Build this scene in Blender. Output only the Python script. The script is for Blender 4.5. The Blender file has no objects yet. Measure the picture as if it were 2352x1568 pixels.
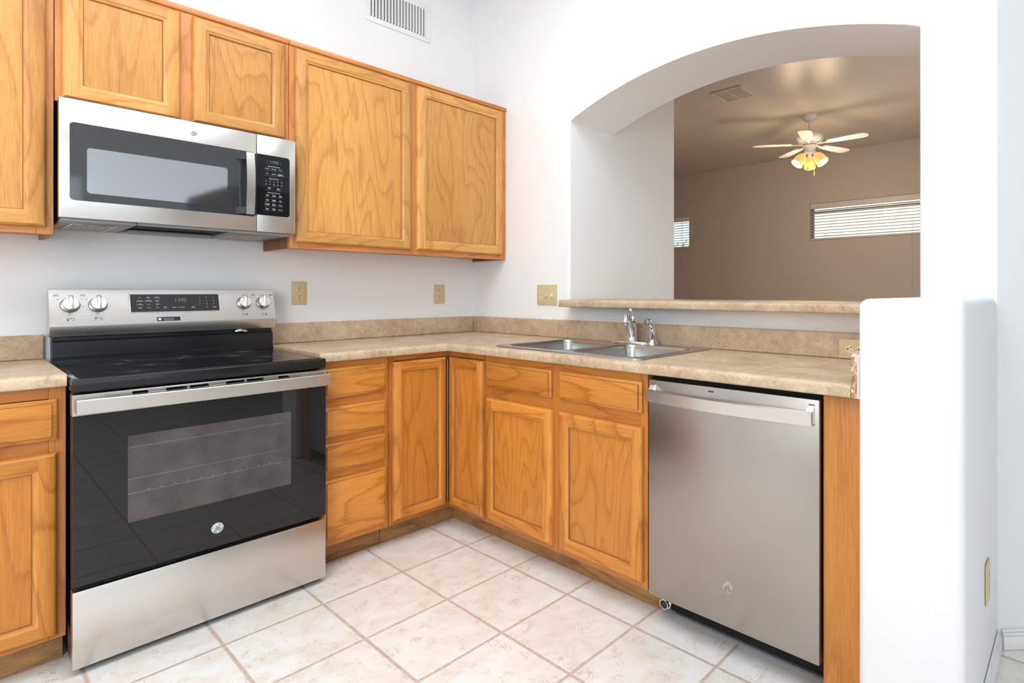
import bpy, bmesh, math, random
from mathutils import Vector, Matrix
random.seed(4)
PI = math.pi
S = bpy.context.scene
COL = S.collection

# ------------------------------------------------------------------ camera
cam_d = bpy.data.cameras.new('camera')
cam = bpy.data.objects.new('camera', cam_d); COL.objects.link(cam)
CAM = (-2.2472, -3.015, 1.167); YAW = .7097
cam.location = CAM
cam.rotation_euler = (PI / 2, 0, YAW - PI / 2)
cam_d.sensor_width = 36.0
cam_d.lens = 1292.0 / 2352 * 36
cam_d.shift_x = -(1379.3 - 1176) / 2352
cam_d.shift_y = -(784 - 671.2) / 2352
cam_d.clip_start = .02
S.camera = cam

# ------------------------------------------------------------------ colour management, world, sun, area lights
S.view_settings.view_transform = 'Standard'
S.view_settings.look = 'None'
S.view_settings.gamma = 1
S.view_settings.use_curve_mapping = False
S.view_settings.exposure = 0.0
S.cycles.max_bounces = 10
S.cycles.diffuse_bounces = 6
S.cycles.glossy_bounces = 5
S.cycles.transparent_max_bounces = 12
S.cycles.sample_clamp_indirect = 8
S.cycles.caustics_reflective = False
S.cycles.caustics_refractive = False

W = bpy.data.worlds.new('world'); S.world = W; W.use_nodes = True
_nt = W.node_tree; _bg = _nt.nodes['Background']
_bg.inputs[0].default_value = (.72, .86, 1.0, 1); _bg.inputs[1].default_value = 1.7

def light(name, typ, loc, rot, energy, color=(1, 1, 1), **kw):
    d = bpy.data.lights.new(name, typ); d.energy = energy; d.color = color
    for k, v in kw.items(): setattr(d, k, v)
    o = bpy.data.objects.new(name, d); COL.objects.link(o)
    o.location = loc; o.rotation_euler = rot
    return o

light('sun', 'SUN', (0, 0, 8), Vector((1, .15, -1.5)).to_track_quat('-Z', 'Y').to_euler(), 5.0, (1, .96, .88), angle=.01)
# added unseen area lights: under the ceiling, behind the camera, by the left wall
light('kitchen_ceiling_fill', 'AREA', (-1.75, -1.8, 3.08), (0, 0, 0), 51, (.865, .945, 1), shape='RECTANGLE', size=2.2, size_y=1.5)
light('dining_fill', 'AREA', (-2.6, -5.93, 1.55), (PI / 2, 0, 0), 11, (.85, .935, 1), shape='RECTANGLE', size=2.6, size_y=1.7)
light('left_wall_fill', 'AREA', (-4.13, -4.4, 1.25), (0, -PI / 2, 0), 17, (.84, .93, 1), shape='RECTANGLE', size=2.0, size_y=1.7)  # added fill in front of the solid left wall, no door built
light('camera_side_fill', 'AREA', (-3.5, -2.65, 1.75), Vector((.15, 1, -.06)).to_track_quat('-Z', 'Y').to_euler(), 34, (.87, .945, 1), shape='RECTANGLE', size=1.1, size_y=1.2)  # added soft fill left of the camera, aimed at the range wall
light('living_fill', 'AREA', (3.2, -2.75, 1.5), (PI / 2, 0, 0), 26, (1, .93, .86), shape='RECTANGLE', size=2.6, size_y=1.9)  # added fill by a solid wall to brighten the far room

# ------------------------------------------------------------------ helpers
MAPY = lambda u, z, n: (u, -n, z)          # on the range wall: u = x, n = distance from the wall
MAPX = lambda u, z, n: (-n, -u, z)         # on the sink wall: u = -y
WORLD = lambda x, z, y: (x, y, z)

class MB:
    def __init__(self, mp=MAPY):
        self.bm = bmesh.new(); self.mp = mp
    def _merge(self, t, mi=0, mp=None):
        mp = mp or self.mp
        vs = {}
        t.verts.index_update()
        for v in t.verts:
            vs[v.index] = self.bm.verts.new(mp(v.co.x, v.co.y, v.co.z))
        for f in t.faces:
            try:
                g = self.bm.faces.new([vs[v.index] for v in f.verts]); g.material_index = mi if f.material_index == 0 else f.material_index
            except ValueError:
                pass
        t.free()
    def box(self, u0, u1, z0, z1, n0, n1, bev=0, seg=2, mi=0, mp=None):
        t = bmesh.new()
        r = bmesh.ops.create_cube(t, size=1)
        for v in r['verts']:
            v.co = Vector(((u0 + u1) / 2 + v.co.x * (u1 - u0), (z0 + z1) / 2 + v.co.y * (z1 - z0), (n0 + n1) / 2 + v.co.z * (n1 - n0)))
        if bev: bmesh.ops.bevel(t, geom=t.edges[:], offset=bev, segments=seg, affect='EDGES', profile=.5)
        self._merge(t, mi, mp); return self
    def prism(self, pts, n0, n1, bev=0, seg=2, mi=0, mp=None, front_only=True):
        """polygon in (u,z), extruded from n0 to n1 (n1 is the front)"""
        t = bmesh.new()
        a = [t.verts.new((p[0], p[1], n0)) for p in pts]; b = [t.verts.new((p[0], p[1], n1)) for p in pts]
        k = len(pts)
        t.faces.new(a[::-1]); f = t.faces.new(b)
        for i in range(k): t.faces.new((a[i], a[(i + 1) % k], b[(i + 1) % k], b[i]))
        if bev: bmesh.ops.bevel(t, geom=[e for e in f.edges], offset=bev, segments=seg, affect='EDGES', profile=.5)
        bmesh.ops.recalc_face_normals(t, faces=t.faces[:])
        self._merge(t, mi, mp); return self
    def rrect(self, u0, u1, z0, z1, n0, n1, r, bev=0, mi=0, mp=None, k=5):
        pts = []
        for cx, cz, a0 in ((u1 - r, z1 - r, 0), (u0 + r, z1 - r, 90), (u0 + r, z0 + r, 180), (u1 - r, z0 + r, 270)):
            for i in range(k + 1):
                a = math.radians(a0 + 90 * i / k); pts.append((cx + r * math.cos(a), cz + r * math.sin(a)))
        return self.prism(pts, n0, n1, bev, 2, mi, mp)
    def lathe(self, prof, seg=24, c=(0, 0, 0), axis='n', mi=0, mp=None, rot=None, sc=(1, 1)):
        """prof: (radius, height) along axis; c centre in (u,z,n)"""
        t = bmesh.new(); rings = []
        for r, h in prof:
            ring = []
            for i in range(seg):
                a = 2 * PI * i / seg; p = Vector((r * math.cos(a) * sc[0], r * math.sin(a) * sc[1], h))
                if axis == 'z': p = Vector((p.x, p.z, p.y))
                elif axis == 'u': p = Vector((p.z, p.x, p.y))
                if rot is not None: p = rot @ p
                ring.append(t.verts.new(p + Vector(c)))
            rings.append(ring)
        for a, b in zip(rings, rings[1:]):
            for i in range(seg): t.faces.new((a[i], a[(i + 1) % seg], b[(i + 1) % seg], b[i]))
        t.faces.new(rings[0][::-1]); t.faces.new(rings[-1])
        bmesh.ops.recalc_face_normals(t, faces=t.faces[:])
        self._merge(t, mi, mp); return self
    def tube(self, path, rad, seg=10, mi=0, mp=None, flat=1.0, closed=False):
        """path in (u,z,n); rad a number or list"""
        t = bmesh.new(); P = [Vector(p) for p in path]; n = len(P); rings = []
        R = rad if isinstance(rad, (list, tuple)) else [rad] * n
        up = None
        for i, p in enumerate(P):
            if closed: d = (P[(i + 1) % n] - P[i - 1])
            else: d = (P[min(i + 1, n - 1)] - P[max(i - 1, 0)])
            d.normalize()
            if up is None:
                up = Vector((0, 0, 1)) if abs(d.z) < .9 else Vector((1, 0, 0))
            s = d.cross(up).normalized(); up = s.cross(d).normalized()
            rings.append([t.verts.new(p + R[i] * (s * math.cos(2 * PI * k / seg) + up * flat * math.sin(2 * PI * k / seg))) for k in range(seg)])
        pr = list(zip(rings, rings[1:])) + ([(rings[-1], rings[0])] if closed else [])
        for a, b in pr:
            for k in range(seg): t.faces.new((a[k], a[(k + 1) % seg], b[(k + 1) % seg], b[k]))
        if not closed: t.faces.new(rings[0][::-1]); t.faces.new(rings[-1])
        bmesh.ops.recalc_face_normals(t, faces=t.faces[:])
        self._merge(t, mi, mp); return self
    def quad(self, pts, mi=0, mp=None):
        mp = mp or self.mp
        f = self.bm.faces.new([self.bm.verts.new(mp(*p)) for p in pts]); f.material_index = mi; return self
    def build(self, name, mats, parent=None, kind=None, recalc=True, flatshade=False):
        if not isinstance(mats, (list, tuple)): mats = [mats]
        bm = self.bm
        if recalc: bmesh.ops.recalc_face_normals(bm, faces=bm.faces[:])
        base = Vector((0, 0, 0)); root = parent
        while root is not None and root.parent is not None: root = root.parent
        if root is not None: base = Vector(root.location)
        for v in bm.verts: v.co -= base
        for f in bm.faces: f.smooth = not flatshade
        for e in bm.edges:
            if len(e.link_faces) == 2:
                e.smooth = e.link_faces[0].normal.angle(e.link_faces[1].normal, 0) < math.radians(38)
        me = bpy.data.meshes.new(name); bm.to_mesh(me); bm.free()
        for m in mats: me.materials.append(m)
        o = bpy.data.objects.new(name, me); COL.objects.link(o)
        if parent is not None: o.parent = parent
        if kind: o['kind'] = kind
        return o

def thing(name, label, cat, loc, group=None):
    o = bpy.data.objects.new(name, None); COL.objects.link(o); o.location = loc
    o.empty_display_size = .05
    o['label'] = label; o['category'] = cat
    if group: o['group'] = group
    return o
def tag(o, label, cat, group=None):
    o['label'] = label; o['category'] = cat
    if group: o['group'] = group
    return o
def copy_tree(o, parent=None):
    c = o.copy(); COL.objects.link(c)
    if parent is not None: c.parent = parent
    for ch in list(o.children): copy_tree(ch, c)
    return c

_texts = {}
def text_into(mb, items, h=.0003, mi=0, mp=None):
    """items: (string, u, z, size, align); flat lettering laid on the surface"""
    for s, u, z, size, al in items:
        d = bpy.data.curves.new('t', 'FONT'); d.body = s; d.size = size; d.align_x = al; d.align_y = 'CENTER'; d.space_line = .8
        d.resolution_u = 3
        o = bpy.data.objects.new('t', d); COL.objects.link(o)
        bpy.context.view_layer.update()
        me = o.evaluated_get(bpy.context.evaluated_depsgraph_get()).to_mesh()
        t = bmesh.new(); t.from_mesh(me)
        for v in t.verts: v.co = Vector((v.co.x + u, v.co.y + z, h))
        mb._merge(t, mi, mp)
        bpy.data.objects.remove(o); bpy.data.curves.remove(d)
    return mb

SEG7 = {'0': 'abcdef', '1': 'bc', '4': 'bcfg', '5': 'acdfg'}
def seg7(mb, s, u, z, w, h, th, n0, n1, gap, mp=None, mi=0):
    for ch in s:
        if ch == ':':
            for q in (.3, .7): mb.box(u - th / 2, u + th / 2, z + h * q - th / 2, z + h * q + th / 2, n0, n1, mp=mp, mi=mi)
            u += gap * .5; continue
        for c in SEG7[ch]:
            r = {'a': (0, w, h - th, h), 'd': (0, w, 0, th), 'g': (0, w, h / 2 - th / 2, h / 2 + th / 2),
                 'f': (0, th, h / 2, h), 'e': (0, th, 0, h / 2), 'b': (w - th, w, h / 2, h), 'c': (w - th, w, 0, h / 2)}[c]
            mb.box(u + r[0] + .0002, u + r[1] - .0002, z + r[2] + .0002, z + r[3] - .0002, n0, n1, mp=mp, mi=mi)
        u += w + gap
    return mb

# ------------------------------------------------------------------ materials
class NT:
    def __init__(self, name):
        self.m = bpy.data.materials.new(name); self.m.use_nodes = True
        self.t = self.m.node_tree; self.n = self.t.nodes; self.b = self.n['Principled BSDF']; self.out = self.n['Material Output']
    def new(self, typ, **kw):
        x = self.n.new(typ)
        for k, v in kw.items(): setattr(x, k, v)
        return x
    def link(self, a, b): self.t.links.new(a, b)
    def val(self, sock, v):
        if hasattr(v, 'is_linked') or isinstance(v, bpy.types.NodeSocket): self.link(v, sock)
        else: sock.default_value = v
    def math(self, op, a, b=0.0, c=None):
        x = self.new('ShaderNodeMath', operation=op); self.val(x.inputs[0], a); self.val(x.inputs[1], b)
        if c is not None: self.val(x.inputs[2], c)
        return x.outputs[0]
    def noise(self, vec, scale=1, detail=2, rough=.5, dist=0.0):
        x = self.new('ShaderNodeTexNoise'); x.inputs['Scale'].default_value = scale; x.inputs['Detail'].default_value = detail
        x.inputs['Roughness'].default_value = rough; x.inputs['Distortion'].default_value = dist
        if vec is not None: self.link(vec, x.inputs['Vector'])
        return x.outputs[0]
    def comb(self, x, y, z):
        c = self.new('ShaderNodeCombineXYZ'); self.val(c.inputs[0], x); self.val(c.inputs[1], y); self.val(c.inputs[2], z); return c.outputs[0]
    def ramp(self, f, stops, interp='LINEAR'):
        r = self.new('ShaderNodeValToRGB'); r.color_ramp.interpolation = interp
        e = r.color_ramp.elements
        while len(e) < len(stops): e.new(.5)
        for k, (p, c) in enumerate(stops):
            e[k].position = p; e[k].color = (*c, 1) if len(c) == 3 else c
        self.link(f, r.inputs[0]); return r.outputs[0]
    def mix(self, f, a, b, mode='MIX'):
        x = self.new('ShaderNodeMix', data_type='RGBA', blend_type=mode)
        self.val(x.inputs[0], f)
        for s, v in ((x.inputs[6], a), (x.inputs[7], b)):
            if isinstance(v, tuple): s.default_value = (*v, 1) if len(v) == 3 else v
            else: self.link(v, s)
        return x.outputs[2]
    def coord(self, kind='Object'):
        return self.new('ShaderNodeTexCoord').outputs[kind]
    def sep(self, v):
        s = self.new('ShaderNodeSeparateXYZ'); self.link(v, s.inputs[0]); return s.outputs
    def bump(self, h, strength=.2, dist=.01):
        b = self.new('ShaderNodeBump'); b.inputs['Strength'].default_value = strength; b.inputs['Distance'].default_value = dist
        self.link(h, b.inputs['Height']); self.link(b.outputs[0], self.b.inputs['Normal'])
    def set(self, **kw):
        nm = {'col': 'Base Color', 'rough': 'Roughness', 'metal': 'Metallic', 'spec': 'Specular IOR Level', 'coat': 'Coat Weight', 'coatr': 'Coat Roughness',
              'aniso': 'Anisotropic', 'emit': 'Emission Color', 'emits': 'Emission Strength', 'alpha': 'Alpha', 'trans': 'Transmission Weight', 'sss': 'Subsurface Weight'}
        for k, v in kw.items():
            if isinstance(v, tuple) and len(v) == 3: v = (*v, 1)
            self.val(self.b.inputs[nm[k]], v)
        return self
def lin(r, g, b):
    f = lambda c: (c / 255 / 12.92) if c <= 10 else ((c / 255 + .055) / 1.055) ** 2.4
    return (f(r), f(g), f(b))
def plain(name, col, rough=.5, **kw):
    m = NT(name); m.set(col=col, rough=rough, **kw); return m.m

def paint(name, col, rough=.55, bump=.06, scale=70):
    m = NT(name); c = m.coord()
    n1 = m.noise(c, scale, 3, .6); n2 = m.noise(c, 6, 3, .6, .5)
    m.set(col=col, rough=rough, spec=.35)
    m.bump(m.math('ADD', n1, m.math('MULTIPLY', n2, 1.2)), bump, .004)
    return m.m

def oak(name, horiz=False, light_c=(.80, .42, .14), dark_c=(.55, .235, .06), bands=9.0, rough=.36, wear=0.0):
    m = NT(name); c = m.coord(); s = m.sep(c)
    oi = m.new('ShaderNodeObjectInfo'); r = m.math('MULTIPLY', oi.outputs['Random'], 37.0)
    U = m.math('ADD', s[0], s[1]); Z = s[2]
    A, L = (Z, U) if horiz else (U, Z)
    v1 = m.comb(m.math('MULTIPLY_ADD', A, 6.5, r), m.math('MULTIPLY_ADD', L, 1.15, r), r)
    n1 = m.noise(v1, 1.0, 1.0, .4, .2)
    v2 = m.comb(m.math('MULTIPLY_ADD', A, 150.0, r), m.math('MULTIPLY', L, 11.0), r)
    n2 = m.noise(v2, 1.0, 3.0, .65)
    ring = m.math('ADD', m.math('MULTIPLY', n1, bands), m.math('ADD', m.math('MULTIPLY', n2, .42), m.math('MULTIPLY', A, 6.0)))
    fr = m.math('FRACT', ring)
    mid = tuple((a * .72 + b * .28) for a, b in zip(light_c, dark_c))
    base = m.ramp(fr, [(0.0, mid), (.07, light_c), (.45, light_c), (.78, mid), (.95, dark_c), (1.0, mid)])
    v3 = m.comb(m.math('MULTIPLY_ADD', A, 420.0, r), m.math('MULTIPLY', L, 12.0), r)
    n3 = m.noise(v3, 1.0, 2.0, .5)
    pores = m.ramp(n3, [(.38, (.80, .74, .68)), (.58, (1, 1, 1))])
    base = m.mix(.75, base, pores, 'MULTIPLY')
    n4 = m.noise(m.comb(m.math('MULTIPLY_ADD', A, 2.2, r), m.math('MULTIPLY_ADD', L, .7, r), r), 1.0, 2.0)
    tone = m.ramp(n4, [(.3, (.90, .86, .80)), (.7, (1.06, 1.06, 1.06))])
    base = m.mix(1.0, base, tone, 'MULTIPLY')
    rt = m.ramp(oi.outputs['Random'], [(0, (.88, .83, .76)), (.5, (1, 1, 1)), (1, (1.08, 1.07, 1.04))])
    base = m.mix(1.0, base, rt, 'MULTIPLY')
    if wear:
        w = m.noise(m.comb(m.math('MULTIPLY_ADD', A, 12.0, r), m.math('MULTIPLY', L, 5.0), r), 1.0, 5.0, .7)
        wm = m.ramp(w, [(.52, (0, 0, 0)), (.75, (1, 1, 1))])
        base = m.mix(m.math('MULTIPLY', wm, wear), base, (.13, .075, .035))
    m.set(col=base, rough=rough, spec=.45)
    m.bump(n3, .08, .001)
    return m.m

LC, DC = (0.705, 0.352, 0.107), (0.545, 0.238, 0.0647)
OAK_V = oak('oak_vertical', False, LC, DC, 8.0)
OAK_H = oak('oak_horizontal', True, LC, DC, 8.0)
OAK_P = oak('oak_panel', False, (0.695, 0.343, 0.0998), (0.560, 0.246, 0.0663), 13.0)
FR_V = oak('oak_frame_vertical', False, (0.630, 0.265, 0.0819), (0.490, 0.186, 0.0515), 6.0)
FR_H = oak('oak_frame_horizontal', True, (0.630, 0.265, 0.0819), (0.490, 0.186, 0.0515), 6.0)
LOAK_V = oak('oak_base_vertical', False, (0.690, 0.278, 0.0530), (0.490, 0.169, 0.0268), 8.0)  # base oak: dimmer, more orange light on the lower cabinets put into colour
LOAK_H = oak('oak_base_horizontal', True, (0.690, 0.278, 0.0530), (0.490, 0.169, 0.0268), 8.0)
LOAK_P = oak('oak_base_panel', False, (0.640, 0.246, 0.0437), (0.500, 0.177, 0.0281), 12.0)
LFR_V = oak('oak_base_frame_vertical', False, (0.580, 0.215, 0.0424), (0.430, 0.141, 0.0256), 6.0)
LFR_H = oak('oak_base_frame_horizontal', True, (0.580, 0.215, 0.0424), (0.430, 0.141, 0.0256), 6.0)
TOE = oak('oak_toe_kick', True, (.50, .27, .115), (.32, .155, .062), 7.0, .55, .75)
GROOVE = plain('shaded_groove', (.36, .15, .045), .5)  # crease shade of the upper doors put into the groove colour
LGROOVE = plain('shaded_groove_base', (.30, .115, .028), .5)  # same painted crease shade for base doors and drawer fronts
CARC = plain('cabinet_interior_wood', (.38, .18, .07), .6)
SHADED_SIDE = oak('shaded_oak_side', False, (0.330, 0.149, 0.0585), (0.220, 0.088, 0.0312), 9.0, .5)  # shadow on the upper cabinet sides put into a darker oak

WHITE = paint('white_wall_paint', (.865, .870, .875), .5)
WHITE2 = paint('white_ceiling_paint', (.86, .855, .85), .7)
BEIGE = paint('beige_wall_paint', (.56, .515, .465), .5)
BEIGE_C = paint('beige_ceiling_paint', (.55, .495, .445), .34, .12, 22)
TRIMW = plain('white_trim_paint', (.86, .86, .86), .35)

def laminate():
    m = NT('tan_laminate'); c = m.coord()
    n1 = m.noise(c, 7.0, 5, .65, .4); n2 = m.noise(c, 48.0, 5, .7, .5); n3 = m.noise(c, 190.0, 3, .65)
    f = m.math('ADD', m.math('MULTIPLY', n1, .42), m.math('ADD', m.math('MULTIPLY', n2, .33), m.math('MULTIPLY', n3, .25)))
    col = m.ramp(f, [(.36, lin(160, 133, 107)), (.46, lin(189, 162, 134)), (.54, lin(205, 180, 151)), (.64, lin(222, 200, 171))])
    m.set(col=col, rough=.42, spec=.4); m.bump(n3, .03, .002); return m.m
LAM = laminate()
def chipboard():
    m = NT('raw_particleboard'); c = m.coord()
    n1 = m.noise(c, 160, 4, .7); n2 = m.noise(c, 35, 3, .6)
    col = m.ramp(m.math('ADD', m.math('MULTIPLY', n1, .6), m.math('MULTIPLY', n2, .4)), [(.38, lin(140, 88, 50)), (.5, lin(186, 140, 98)), (.58, lin(225, 205, 185)), (.66, lin(240, 232, 225))])
    m.set(col=col, rough=.8); m.bump(n1, .4, .003); return m.m
CHIP = chipboard()

TT, TX, TY = .3225, -.680, -.855
def tiles():
    m = NT('cream_floor_tile'); c = m.coord(); s = m.sep(c)
    ax = m.math('DIVIDE', m.math('SUBTRACT', s[0], TX), TT); ay = m.math('DIVIDE', m.math('SUBTRACT', s[1], TY), TT)
    def edge(a):
        f = m.math('FRACT', a); return m.math('MINIMUM', f, m.math('SUBTRACT', 1.0, f))
    e = m.math('MULTIPLY', m.math('MINIMUM', edge(ax), edge(ay)), TT)
    groutm = m.ramp(e, [(.0036, (1, 1, 1)), (.0046, (0, 0, 0))])
    ix, iy = m.math('FLOOR', ax), m.math('FLOOR', ay)
    wn = m.new('ShaderNodeTexWhiteNoise', noise_dimensions='3D'); m.link(m.comb(ix, iy, 3.0), wn.inputs[0])
    off = m.math('MULTIPLY', wn.outputs[0], 40.0)
    v = m.comb(m.math('ADD', s[0], off), m.math('ADD', s[1], off), off)
    big = m.noise(v, 7.0, 4, .6, .8)
    base = m.ramp(big, [(.36, lin(233, 224, 214)), (.52, lin(239, 235, 230)), (.7, lin(244, 242, 240))])
    vn = m.noise(v, 13.0, 5, .62, 2.2)
    vein = m.ramp(m.math('ABSOLUTE', m.math('SUBTRACT', vn, .5)), [(0.0, (1, 1, 1)), (.022, (0, 0, 0))])
    msk = m.ramp(m.noise(v, 17.0, 2, .5), [(.50, (0, 0, 0)), (.64, (1, 1, 1))])
    base = m.mix(m.math('MULTIPLY', m.math('MULTIPLY', vein, msk), .85), base, lin(210, 166, 128))
    vn2 = m.noise(v, 30.0, 4, .6, 2.0)
    vein2 = m.ramp(m.math('ABSOLUTE', m.math('SUBTRACT', vn2, .52)), [(0.0, (1, 1, 1)), (.015, (0, 0, 0))])
    base = m.mix(m.math('MULTIPLY', m.math('MULTIPLY', vein2, msk), .5), base, lin(206, 164, 128))
    gr = m.ramp(m.noise(c, 60, 3), [(.35, lin(186, 161, 141)), (.65, lin(210, 190, 173))])
    col = m.mix(groutm, base, gr)
    m.set(col=col, rough=m.math('MULTIPLY_ADD', groutm, .5, .3), spec=.45)
    hgt = m.ramp(e, [(.0034, (0, 0, 0)), (.0070, (1, 1, 1))])
    m.bump(hgt, .5, .0025); return m.m
TILE = tiles()

def steel(name, col=(.66, .63, .60), rough=.28, horiz=True, aniso=0.0):
    m = NT(name); c = m.coord(); s = m.sep(c)
    U = m.math('ADD', s[0], s[1])
    v = m.comb(m.math('MULTIPLY', U, 3.0 if horiz else 900.0), m.math('MULTIPLY', s[2], 900.0 if horiz else 3.0), 0.0)
    n = m.noise(v, 1.0, 2, .5)
    big = m.noise(c, 3.5, 2, .5)
    rr = m.math('ADD', m.math('MULTIPLY_ADD', n, .02, rough - .01), m.math('MULTIPLY_ADD', big, .10, -.05))
    m.set(col=col, metal=1.0, rough=rr, aniso=aniso)
    m.bump(n, .004, .001); return m.m
STEEL = steel('brushed_stainless'); STEELV = steel('brushed_stainless_vertical', (.43, .395, .365), .30, False)
SINKM = plain('satin_sink_steel', (.46, .455, .45), .27, metal=1.0)
CHROME = plain('chrome', (.88, .88, .89), .06, metal=1.0)
SATIN = plain('satin_nickel', (.74, .73, .72), .33, metal=1.0)
BLACKG = plain('black_glass', (.010, .010, .011), .012, spec=.45)
BLACKM = plain('mirrored_black_glass', (.035, .037, .041), .04, spec=1.0)
COOKG = plain('black_ceramic_glass', (.012, .012, .013), .07, spec=.3)
RINGM = plain('faint_burner_ring', (.020, .020, .021), .25)
BLACKE = plain('black_enamel', (.014, .014, .015), .16, spec=.35)
BLACKP = plain('black_plastic', (.02, .02, .021), .4)
MATBLK = plain('matte_black', (.006, .006, .006), .8)
PANELB = plain('dark_grey_control_glass', (.028, .028, .032), .12)
GREYP = plain('grey_painted_steel', (.25, .25, .255), .38)
INKW = plain('white_print', (.75, .75, .76), .5)
INKG = plain('dark_grey_print', (.06, .06, .065), .5)
INKL = plain('light_grey_print', (.32, .32, .33), .5)
LCD = NT('lit_clock_digits').set(col=(.1, .1, .12), emit=(.72, .78, 1.0), emits=.34).m
ALMOND = plain('almond_plastic', lin(212, 193, 150), .32)
ALMOND2 = plain('light_almond_plastic', lin(222, 206, 166), .3)
WHITEP = plain('white_plastic', (.82, .81, .79), .35)
BROWNW = plain('painted_board_edge', (.72, .70, .68), .6)

def screen_mat():
    m = NT('perforated_oven_screen'); c = m.coord(); s = m.sep(c)
    fx = m.math('FRACT', m.math('MULTIPLY', m.math('ADD', s[0], m.math('MULTIPLY', s[2], .5)), 300.0)); fz = m.math('FRACT', m.math('MULTIPLY', s[2], 300.0))
    d = m.math('ADD', m.math('POWER', m.math('SUBTRACT', fx, .5), 2.0), m.math('POWER', m.math('SUBTRACT', fz, .5), 2.0))
    hole = m.math('LESS_THAN', d, .12)
    mott = m.noise(c, 9.0, 3, .6)
    col = m.ramp(mott, [(.35, (.085, .072, .070)), (.65, (.135, .115, .112))])
    m.set(col=col, rough=.035, spec=.5, alpha=m.math('SUBTRACT', 1.0, m.math('MULTIPLY', hole, .8)))
    return m.m
SCREEN = screen_mat()
def filt_mat():
    m = NT('grease_filter_mesh'); c = m.coord()
    v = m.new('ShaderNodeTexVoronoi'); v.inputs['Scale'].default_value = 130; m.link(c, v.inputs['Vector'])
    col = m.ramp(v.outputs['Distance'], [(.15, (.06, .055, .05)), (.6, (.42, .39, .35))])
    m.set(col=col, metal=.7, rough=.4); m.bump(v.outputs['Distance'], .6, .004); return m.m
FILT = filt_mat()
def glass_mat(name='window_glass', tint=(.95, .97, .97)):
    m = NT(name); t = m.new('ShaderNodeBsdfTransparent'); t.inputs[0].default_value = (*tint, 1)
    g = m.new('ShaderNodeBsdfGlossy'); g.inputs['Roughness'].default_value = .02
    fr = m.new('ShaderNodeFresnel'); fr.inputs[0].default_value = 1.45
    x = m.new('ShaderNodeMixShader'); m.link(fr.outputs[0], x.inputs[0]); m.link(t.outputs[0], x.inputs[1]); m.link(g.outputs[0], x.inputs[2])
    m.link(x.outputs[0], m.out.inputs[0]); return m.m
GLASS = glass_mat()
SHADE = NT('frosted_amber_glass').set(col=(.45, .28, .10), rough=.3, emit=(1.0, .55, .15), emits=.72).m
BULB = NT('lit_bulb').set(col=(1, .95, .85), emit=(1.0, .88, .60), emits=4.0).m
FANW = plain('fan_white_enamel', (.82, .80, .78), .3)
SLAT = plain('white_blind_slat', (.74, .72, .69), .4)  # white lowered to put the backlit grey of the slats into colour
ALUM = plain('grey_window_frame', (.28, .27, .27), .4)
STUCCO = paint('cream_stucco', (.86, .81, .70), .8, .3, 30)
LEAF = plain('green_leaf', (.20, .30, .06), .6)
BARK = plain('bark', (.20, .13, .08), .8)
GROUND = plain('gravel_ground', (.55, .48, .38), .9)

# ------------------------------------------------------------------ structure
CH = 3.11           # ceiling height
MB(WORLD).box(-4.3, 5.75, -.1, 0, -6.1, 3.9).build('floor', TILE, kind='structure')
MB(WORLD).box(-4.3, .0, CH, CH + .1, -6.1, .12).box(0, 1.5, CH, CH + .1, -6.1, -2.8).build('ceiling', WHITE2, kind='structure')
MB(WORLD).box(.0, 5.9, CH, CH + .1, -2.79, 3.9).build('ceiling_living', BEIGE_C, kind='structure')
MB(WORLD).box(-4.3, 0, 0, CH, 0, .12).build('wall_back', WHITE, kind='structure')

JU0, JU1, SILL, SPR, RISE, WT = .858, 2.573, 1.088, 2.112, .160, .376
def arch_wall():
    hw = (JU1 - JU0) / 2; R = (hw * hw + RISE * RISE) / (2 * RISE); uc = (JU0 + JU1) / 2
    za = lambda u: SPR + RISE - R + math.sqrt(max(0, R * R - (u - uc) ** 2))
    us = [JU0 + (JU1 - JU0) * i / 36 for i in range(37)]
    bm = bmesh.new(); V = {}
    def v(u, z):
        k = (round(u, 5), round(z, 5))
        if k not in V: V[k] = bm.verts.new((0, -u, z))
        return V[k]
    def q(*p): bm.faces.new([v(*a) for a in p])
    for a, b in ((0, JU0), (JU1, 2.80)):
        for z0, z1 in ((0, SILL), (SILL, SPR), (SPR, CH)): q((a, z0), (b, z0), (b, z1), (a, z1))
    for a, b in zip(us, us[1:]):
        q((a, 0), (b, 0), (b, SILL), (a, SILL)); q((a, za(a)), (b, za(b)), (b, CH), (a, CH))
    front = bm.faces[:]
    r = bmesh.ops.extrude_face_region(bm, geom=front)
    for g in r['geom']:
        if isinstance(g, bmesh.types.BMVert): g.co.x = WT
    # bullnose on the kitchen-side rim of the opening
    ed = []
    for e in bm.edges:
        a, b = e.verts
        if abs(a.co.x) < 1e-6 and abs(b.co.x) < 1e-6:
            onrim = True
            for w in (a, b):
                u, z = -w.co.y, w.co.z
                if not (JU0 - 1e-4 <= u <= JU1 + 1e-4): onrim = False
                elif not (abs(z - za(u)) < 1e-3 or (SILL - 1e-4 < z < SPR + 1e-3 and (abs(u - JU0) < 1e-4 or abs(u - JU1) < 1e-4))): onrim = False
            if onrim: ed.append(e)
    bmesh.ops.bevel(bm, geom=ed, offset=.016, segments=4, affect='EDGES', profile=.5)
    m = MB(); m.bm.free(); m.bm = bm
    return m.build('wall_right', WHITE, kind='structure')
arch_wall()
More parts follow.
